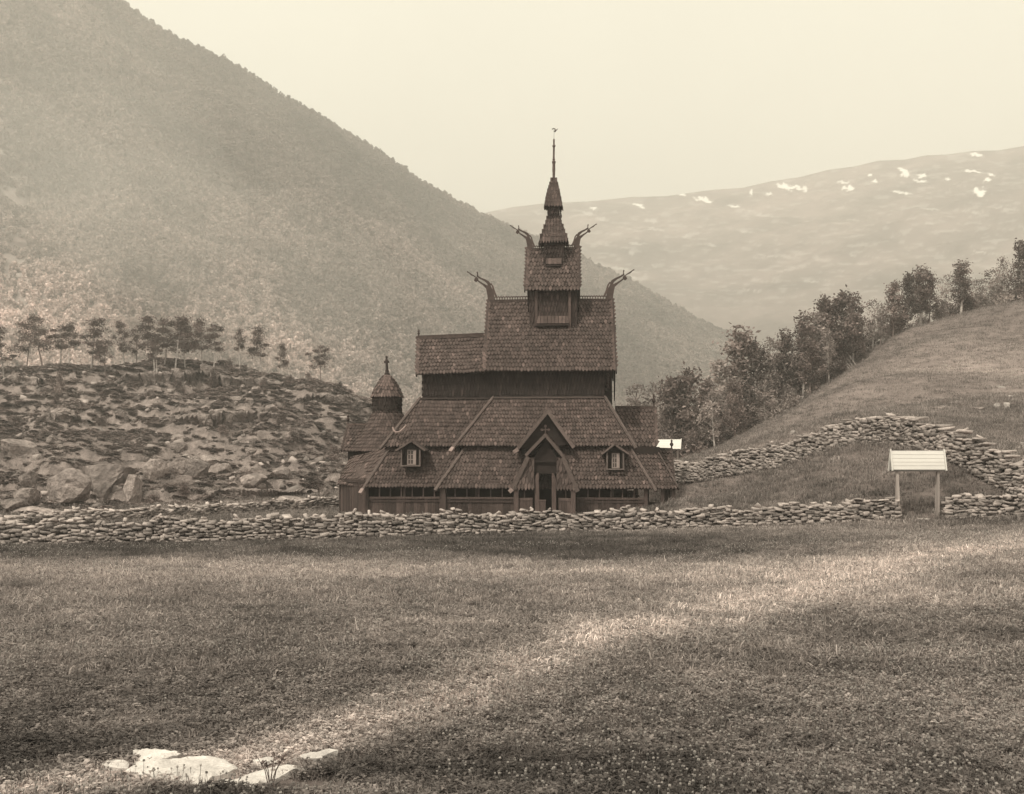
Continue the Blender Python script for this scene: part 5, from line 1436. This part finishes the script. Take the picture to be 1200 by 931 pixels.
# ================================================================== trees
def tree_mesh(seed, H, crown0, rx, kind):
    """returns trunk mesh, crown mesh. kind: birch, pine, slim, airy, bush"""
    r = np.random.default_rng(seed); rr = random.Random(seed)
    tb = MB(); cl = []
    lean = r.normal(0, .04, 2)
    def spine(t): return Vector((lean[0]*H*t+.10*math.sin(t*4+seed)*min(1, rx), lean[1]*H*t+.08*math.cos(t*3+seed), H*t))
    n = 7; r0_ = H*(.011 if kind == 'pine' else .014)+.02
    if kind != 'bush':
        tb.tube([spine(t)-Vector((0, 0, .35 if t == 0 else 0)) for t in np.linspace(0, .93, n)], [r0_*(1-.82*t) for t in np.linspace(0, 1, n)], 7, 1)
    V = []; Fc = []; T = []
    def leafclump(c, rad, cnt, ls, tn, flatz=.75):
        for _ in range(cnt):
            d = r.normal(0, .62, 3); p = np.array(c)+d*rad*np.array([1, 1, flatz])
            u = r.normal(0, 1, 3); u /= np.linalg.norm(u); v = np.cross(u, r.normal(0, 1, 3)); v /= np.linalg.norm(v); s_ = ls*r.uniform(.6, 1.3); k = len(V)
            V.extend([tuple(p-u*s_), tuple(p+v*s_*.55), tuple(p+u*s_), tuple(p-v*s_*.55)]); Fc.append((k, k+1, k+2, k+3)); T.append(tn*r.uniform(.75, 1.25))
    if kind == 'pine':
        nl = 17
        for i in range(nl):
            a = rr.uniform(0, 6.28); t = crown0+(1-crown0)*(i+.6)/nl; w = rx*(1.25-.75*((t-crown0)/(1-crown0))**1.5)*min(1, .35+3*(i+1)/nl)
            l = w*rr.uniform(.15, 1.0); p0 = spine(max(.2, t-.06)); p1 = p0+Vector((math.cos(a)*l, math.sin(a)*l, H*rr.uniform(.03, .09)))
            tb.tube([p0, p0.lerp(p1, .5)+Vector((0, 0, -.02*H)), p1], [r0_*.3, r0_*.2, r0_*.08], 5, .9)
            leafclump(p1, H*.078*rr.uniform(.6, 1.4), int(rr.uniform(110, 200)), .070*H/5, rr.uniform(.6, 1.4), .55)
        leafclump(spine(.97), H*.07, 60, .070*H/5, 1, .8)
    else:
        zc0 = crown0*H; nb = {'birch': 34, 'slim': 26, 'airy': 18, 'bush': 13}[kind]
        for i in range(nb):
            t = (i+.5)/nb; z = zc0+(H-zc0)*t*.97
            prof = {'birch': (1.05-.75*t)*min(1, .45+3*t), 'slim': math.sin(math.pi*(.15+.78*t)), 'airy': math.sin(math.pi*(.1+.8*t))**.6, 'bush': math.cos(t*1.35)}[kind]
            a = i*2.4+rr.uniform(-.5, .5); l = rx*prof*rr.uniform(.25, 1.05); s0 = spine(max(.02, (z-H*.10)/H)) if kind != 'bush' else Vector((0, 0, 0))
            c = spine(z/H)+Vector((math.cos(a)*l, math.sin(a)*l, rr.gauss(0, .03*H)))
            if kind != 'bush' or i % 2: tb.tube([s0, s0.lerp(c, .55)+Vector((0, 0, .02*H)), c], [r0_*.38, r0_*.22, r0_*.07], 5, .9)
            rad = H*{'birch': .075, 'slim': .065, 'airy': .07, 'bush': .26}[kind]*rr.uniform(.65, 1.35)
            cnt = int({'birch': 80, 'slim': 80, 'airy': 55, 'bush': 100}[kind]*rr.uniform(.7, 1.2))
            tn = rr.uniform(.5, 1.6)
            leafclump(c, rad, cnt, {'birch': .021, 'slim': .020, 'airy': .020, 'bush': .055}[kind]*H, tn, .85)
        if kind != 'bush':
            leafclump(spine(.98), H*.045, 30, .024*H, 1)
    return tb.mesh('trunk'), (V, Fc, T)
def make_tree(seed, H, crown0, rx, kind, leafm, barkm):
    tm, (V, Fc, T) = tree_mesh(seed, H, crown0, rx, kind); tm.materials.append(M[barkm])
    return tm, np_mesh('crown', V, Fc, M[leafm], T), H
TREES = {
 'birch1': make_tree(1, 7, .22, 1.7, 'birch', 'leaf', 'palebark'), 'birch2': make_tree(2, 7, .30, 1.4, 'birch', 'leaf', 'bark'), 'birch3': make_tree(3, 7, .18, 2.0, 'birch', 'leaf', 'bark'),
 'slim1': make_tree(4, 7, .30, .95, 'slim', 'leaf', 'palebark'), 'slim2': make_tree(5, 7, .22, 1.1, 'slim', 'leafpale', 'palebark'),
 'airy1': make_tree(6, 7, .25, 1.6, 'airy', 'leafpale', 'palebark'), 'airy2': make_tree(7, 7, .32, 1.3, 'airy', 'leafpale', 'bark'),
 'bush1': make_tree(8, 2.4, .12, 1.2, 'bush', 'leafpale', 'bark'), 'bush2': make_tree(9, 2.4, .1, 1.3, 'bush', 'leaf', 'bark'), 'bush3': make_tree(10, 2.4, .1, 1.1, 'bush', 'shrub', 'bark'),
 'pine1': make_tree(11, 7, .38, 1.5, 'pine', 'needle', 'palebark'), 'pine2': make_tree(12, 7, .46, 1.2, 'pine', 'needle', 'palebark'), 'pine5': make_tree(15, 7, .32, 1.7, 'pine', 'needle', 'palebark'), 'pine6': make_tree(16, 7, .5, 1.5, 'pine', 'needle', 'palebark'), 'pine3': make_tree(13, 7, .36, 1.6, 'pine', 'needle', 'bark'), 'pine4': make_tree(14, 7, .5, 2.1, 'pine', 'needle', 'bark'),
}
def tree(kind, x, y, H, label, cat='tree', group=None, name='birch_tree', wide=1.0, z=None):
    tm, cm, H0 = TREES[kind]; k = H/H0
    t = empty(name, (x, y, gz(x, y)-.05 if z is None else z), random.uniform(0, 6.28)); t.scale = (k*wide, k*wide, k)
    tag(t, label, cat, group)
    for nm, me in (('trunk', tm), ('crown', cm)):
        o = bpy.data.objects.new(nm, me); o.parent = t; COL.objects.link(o)
    return t
def tree_px(kind, px, pyt, pyb, d, label, **kw):
    """tree whose top shows at pyt; foot on the ground at distance d"""
    x = (px-600)/F*d; g = gz(x, d); H = CZ-(pyt-HY)/F*d-g
    return tree(kind, x, d, max(H, .8), label, **kw)
# pines on the left ridge
D = 158
for px, pt, d, kd, w, lab in (
 (4,383,158,'pine1',1.2,'ragged pine cut by the left edge of the picture'),
 (32,378,162,'pine3',1.0,'pine with a spreading crown, left side of the largest clump on the ridge'),
 (50,368,158,'pine3',1.1,'tallest dark pine in the middle of the largest clump on the ridge'),
 (70,380,160,'pine1',1.2,'pine on the right side of the largest clump on the ridge'),
 (80,378,170,'pine2',.9,'thin grey pine behind the right side of the largest clump'),
 (106,373,158,'pine2',1.3,'tall loose pine standing alone between the largest clump and a bushy low pine'),
 (124,396,156,'pine3',1.0,'low bushy dark pine right of the tall loose one'),
 (116,398,160,'pine1',.9,'small pine tucked against the low bushy one'),
 (146,376,160,'pine3',.8,'cone-shaped pine, left one of a pair'),
 (161,381,162,'pine3',.75,'smaller cone-shaped pine, right one of a pair'),
 (181,370,158,'pine1',1.0,'dense tall pine at the left of the group of four crowns'),
 (193,372,160,'pine2',1.2,'pine second from left in the group of four crowns'),
 (206,369,158,'pine1',1.1,'tallest pine of the group of four crowns'),
 (216,374,160,'pine2',1.1,'rightmost pine of the group of four crowns'),
 (185,396,155,'pine2',1.1,'short pine below the group of four crowns'),
 (238,374,159,'pine2',.8,'slender pine, left one of two tall bare-trunked pines'),
 (250,379,158,'pine1',1.0,'wider pine, right one of two tall bare-trunked pines'),
 (281,385,163,'pine2',.8,'small crowned pine showing just above the crag'),
 (307,384,165,'pine2',.9,'small triangular pine right of the crag'),
 (328,403,165,'pine2',.75,'tiny pine between the triangular one and the lone broad one'),
 (377,405,157,'pine4',1.1,'lone pine with a broad flat crown at the right end of the ridge')):
    kd = {106: 'pine5', 70: 'pine6', 146: 'pine5', 193: 'pine6', 250: 'pine6', 216: 'pine5'}.get(px, kd); tree_px(kd, px, pt+2, 0, d, lab, name='pine_tree', wide=w*1.12)
# shrubs on the stony field
for k, (px, py, h, w, lab) in enumerate((
 (70,468,26,.45,'tall dark juniper standing on the upper terrace at the left'),
 (66,476,12,.8,'round dark bush at the foot of the tall juniper'),
 (210,462,14,.9,'dark bush growing in the crag below the group of four pines'),
 (250,455,18,.6,'upright dark bush at the right side of the crag'),
 (270,436,14,.7,'small conical bush on top of the crag'),
 (310,454,10,.8,'dark bush beside the long pale slab'),
 (262,510,10,1.6,'low dark bush under the dark ledge'),
 (330,500,12,1.4,'low bush at the right end of the dark ledge'),
 (344,518,12,1.6,'spreading bush on the slope above the humped rocks'),
 (215,583,10,1.5,'low bush in front of the boulder row'),
 (180,590,10,1.8,'low bush below the round bright-topped boulder'),
 (365,576,14,1.5,'bush on the slope just left of the church'),
 (392,540,16,1.2,'bush beside the apse of the church'),
 (120,500,8,1.8,'low dark bush beside the thin upright stone'),
 (20,500,12,1.6,'spreading bush at the left edge of the middle terrace'),
 (340,450,9,1.0,'bush on the skyline left of the lone pine'),
 (362,448,9,.9,'small bush right under the lone pine'),
 (398,462,12,.8,'dark bush on the slope left of the apse turret'),
 (492,466,16,.5,'small bush showing between the apse turret and the chancel'))):
    g = ray_ground(px, py)
    if g: tree(('bush2', 'bush3')[k % 2], g[0], g[1], h/F*g[1], lab, cat='bush', name='bush', wide=w)
# right hand row of birches and alders
RT = [(745,452,125,'airy2',1.0,'thin grey tree just right of the nave, behind the west roof'),
 (764,450,135,'airy1',.9,'faint tree between the west roof and the dark trees'),
 (786,442,112,'birch3',1.0,'dark bushy tree right behind the west end of the church'),
 (806,436,114,'birch1',1.1,'widest dark tree of the clump behind the west gate'),
 (826,449,116,'birch2',1.1,'dark tree at the right of the clump behind the west gate'),
 (848,424,120,'slim2',1.2,'pale leafy tree left of the pointed tree'),
 (839,458,108,'airy1',1.0,'low pale tree at the foot of the pale leafy one'),
 (870,392,122,'slim1',1.3,'tree with a pointed top, first to rise above the row'),
 (884,404,120,'birch1',1.0,'round-crowned tree right of the pointed one'),
 (898,398,130,'airy1',1.1,'airy tree in the dip between the pointed tree and the dark group'),
 (910,402,132,'airy2',1.0,'pale airy tree against the far valley'),
 (862,448,110,'birch2',1.0,'dark low tree in front of the pointed one'),
 (896,446,110,'airy1',1.2,'pale spreading tree with a bent trunk, low in the row'),
 (922,393,120,'slim1',1.0,'narrow tree left of the tall pointed tree in the dark group'),
 (940,374,119,'slim1',1.1,'tall pointed tree, left edge of the dark group'),
 (955,368,121,'slim2',1.1,'tall grey tree between the pointed tree and the tallest crown'),
 (950,400,117,'birch2',1.2,'dark tree with a long bare pale trunk at the edge of the grass'),
 (970,352,121,'birch2',1.0,'left crown of the tallest dark pair on the hill edge'),
 (986,345,122,'birch1',1.0,'tallest dark crown of the hill edge'),
 (1000,350,124,'slim1',1.1,'right crown beside the tallest dark one'),
 (971,388,118,'slim2',1.0,'tree with a bare pale trunk below the tallest crown'),
 (1010,384,122,'birch3',.7,'leaning dark tree with a forked trunk'),
 (1022,352,128,'airy1',.9,'airy grey tree left of the dark round tree'),
 (1032,372,125,'airy2',1.0,'low pale tree in the gap of the hill edge row'),
 (1046,333,127,'birch2',1.0,'dark narrow tree with a round top, left of the wide group'),
 (1064,322,129,'birch1',.9,'left tree of the wide dark group on the upper hill'),
 (1077,318,130,'slim1',1.3,'tallest tree of the wide dark group on the upper hill'),
 (1090,321,130,'birch2',.9,'right tree of the wide dark group on the upper hill'),
 (1110,323,132,'airy1',.8,'airy tree left of the lone tall slender tree'),
 (1125,311,131,'slim1',1.5,'lone tall slender tree standing clear on the upper hill'),
 (1148,328,138,'airy2',1.1,'small airy tree right of the slender tree'),
 (1160,317,140,'airy1',1.1,'rounded airy tree on the upper hill'),
 (1178,303,138,'airy1',.9,'sparse tree before the last dark one at the right edge'),
 (1196,284,136,'birch1',.9,'dark tree cut by the right edge of the picture'),
 (1215,270,140,'birch3',.9,'big tree just past the right edge')]
for px, pt, d, kd, w, lab in RT:
    if px > 1205: continue
    tree_px(kd, px, pt, 0, d, lab, name='birch_tree', wide=w)
r2 = random.Random(23)
for k in range(38):
    px = r2.uniform(885, 1202); pb = np.interp(px, [885, 940, 985, 1045, 1100, 1200], [420, 396, 372, 358, 348, 320])+r2.uniform(-6, 26)
    tree_px(r2.choice(('airy1', 'airy2', 'slim2', 'airy1')), px, pb, 0, np.interp(px, [885, 1000, 1200], [119, 126, 139])+r2.uniform(-1, 6), 'thin pale tree filling in between the darker crowns of the hill edge', group='thin pale trees of the hill edge row', name='birch_tree', wide=r2.uniform(.8, 1.15))
# undergrowth along the row: look-alike bushes
r1 = random.Random(17)
edge = [(760,560,112),(800,545,106),(830,535,108),(860,522,110),(880,510,112),(905,497,114),(925,485,115),(945,470,117),(965,458,118),(985,445,119),(1005,430,121),(1030,412,124),(1050,398,127),(1080,388,129),(1110,378,131),(1150,366,133),(1200,356,134)]
for k in range(105):
    px = r1.uniform(748, 1204); d = np.interp(px, [e[0] for e in edge], [e[2] for e in edge])+r1.uniform(-1.0, 11)
    x = (px-600)/F*d; h = r1.uniform(1.2, 3.2)*(1.15 if px < 980 else .8)
    tree(r1.choice(('bush1', 'bush1', 'bush2', 'bush3')), x, d, h, 'leafy bush in the thicket along the hill edge, under the birch row', cat='bush', group='undergrowth bushes below the birch row', name='bush', wide=r1.uniform(.8, 1.3))
# more trees down the wooded bank behind the church, look-alikes
for k in range(34):
    px = r1.uniform(735, 935); d = r1.uniform(122, 165)
    pt = np.interp(px, [735, 780, 850, 900, 935], [474, 468, 450, 425, 408])+r1.uniform(0, 45)
    tree_px(r1.choice(('birch1', 'birch2', 'airy1', 'airy2', 'slim2', 'birch3')), px, pt, 0, d, 'leafy tree deep in the wooded bank beyond the row', group='trees deep in the wooded bank', name='birch_tree', wide=r1.uniform(.8, 1.2))

# ================================================================== haze, sky, sun, camera
mh = bpy.data.materials.new('haze_air'); mh.use_nodes = True; nt = mh.node_tree; nt.nodes.clear()
out = nt.nodes.new('ShaderNodeOutputMaterial'); pv = nt.nodes.new('ShaderNodeVolumePrincipled')
pv.inputs['Color'].default_value = (.90, .88, .85, 1); pv.inputs['Density'].default_value = HAZE; pv.inputs['Anisotropy'].default_value = .15
nt.links.new(pv.outputs[0], out.inputs['Volume'])
mb = MB(); mb.box(-5000, 5000, -400, 5400, -60, 720); o = mb.build('haze', mh); tag(o, kind='stuff')

mm = mh.copy(); mm.name = 'mist_air'; mm.node_tree.nodes['Principled Volume'].inputs['Density'].default_value = .0011
for px, py, dd, ra, rb in ((30, 120, 560, 110, 60), (110, 215, 520, 80, 52), (-10, 250, 500, 70, 60), (250, 290, 470, 90, 36)):
    mb = MB(); cx_, cy_, cz_ = at(px, py, dd)
    mb.lathe((0, 0), [(max(.01, math.sin(math.pi*i/16)), -math.cos(math.pi*i/16)) for i in range(17)], 32)
    o = mb.build('mist', mm, None, True); o.location = (cx_, cy_, cz_); o.scale = (ra, 50, rb); o.rotation_euler = (0, R(18), 0); tag(o, kind='stuff')
SUN_EL, SUN_DIR = R(52), Vector((-.62, -.78, 0)).normalized()
w = bpy.data.worlds.new('World'); scn.world = w; w.use_nodes = True; nt = w.node_tree; nt.nodes.clear()
wo = nt.nodes.new('ShaderNodeOutputWorld'); bg = nt.nodes.new('ShaderNodeBackground'); sky = nt.nodes.new('ShaderNodeTexSky')
sky.sky_type = 'NISHITA'; sky.sun_disc = False; sky.sun_elevation = SUN_EL; sky.sun_rotation = math.atan2(SUN_DIR.x, SUN_DIR.y); sky.dust_density = 4; sky.altitude = 200
bw = nt.nodes.new('ShaderNodeRGBToBW'); nt.links.new(sky.outputs[0], bw.inputs[0])
mn = nt.nodes.new('ShaderNodeMath'); mn.operation = 'MULTIPLY_ADD'; nt.links.new(bw.outputs[0], mn.inputs[0]); mn.inputs[1].default_value = .10; mn.inputs[2].default_value = SKYC
mx = nt.nodes.new('ShaderNodeMix'); mx.data_type = 'RGBA'; mx.blend_type = 'MULTIPLY'; mx.inputs[0].default_value = 1; mx.inputs[6].default_value = (1.04, 1.0, .83, 1)
cb = nt.nodes.new('ShaderNodeCombineColor')
for i in range(3): nt.links.new(mn.outputs[0], cb.inputs[i])
nt.links.new(cb.outputs[0], mx.inputs[7]); nt.links.new(mx.outputs[2], bg.inputs[0]); bg.inputs[1].default_value = .10; tcw = nt.nodes.new('ShaderNodeTexCoord'); nw = nt.nodes.new('ShaderNodeTexNoise'); nw.inputs['Scale'].default_value = 2.2; nw.inputs['Detail'].default_value = 4; nt.links.new(tcw.outputs['Generated'], nw.inputs['Vector']); mw = nt.nodes.new('ShaderNodeMapRange'); nt.links.new(nw.outputs['Fac'], mw.inputs[0]); mw.inputs[1].default_value = .3; mw.inputs[2].default_value = .7; mw.inputs[3].default_value = .092; mw.inputs[4].default_value = .108; nt.links.new(mw.outputs[0], bg.inputs[1]); nt.links.new(bg.outputs[0], wo.inputs[0])
ld = bpy.data.lights.new('sun', 'SUN'); ld.energy = SUNE; ld.angle = R(2.5); ld.color = (1.0, .955, .79)
lo = bpy.data.objects.new('sun', ld); COL.objects.link(lo)
sv = Vector((SUN_DIR.x*math.cos(SUN_EL), SUN_DIR.y*math.cos(SUN_EL), math.sin(SUN_EL))); lo.rotation_euler = sv.to_track_quat('Z', 'Y').to_euler(); lo.location = sv*80
cd = bpy.data.cameras.new('camera'); cam = bpy.data.objects.new('camera', cd); COL.objects.link(cam); scn.camera = cam
cam.location = (0, 0, CZ); cam.rotation_euler = (R(90), 0, 0); cd.sensor_width = 36; cd.lens = 36*F/1200; cd.shift_y = (HY-465.5)/1200; cd.clip_end = 20000; cd.clip_start = .1
vs = scn.view_settings; vs.view_transform = 'Standard'; vs.look = 'None'; vs.gamma = 1; vs.exposure = EXPO; vs.use_curve_mapping = False
scn.cycles.volume_bounces = 1; scn.cycles.max_bounces = 4; scn.cycles.diffuse_bounces = 2; scn.cycles.transmission_bounces = 3; scn.cycles.transparent_max_bounces = 6
scn.cycles.use_denoising = True
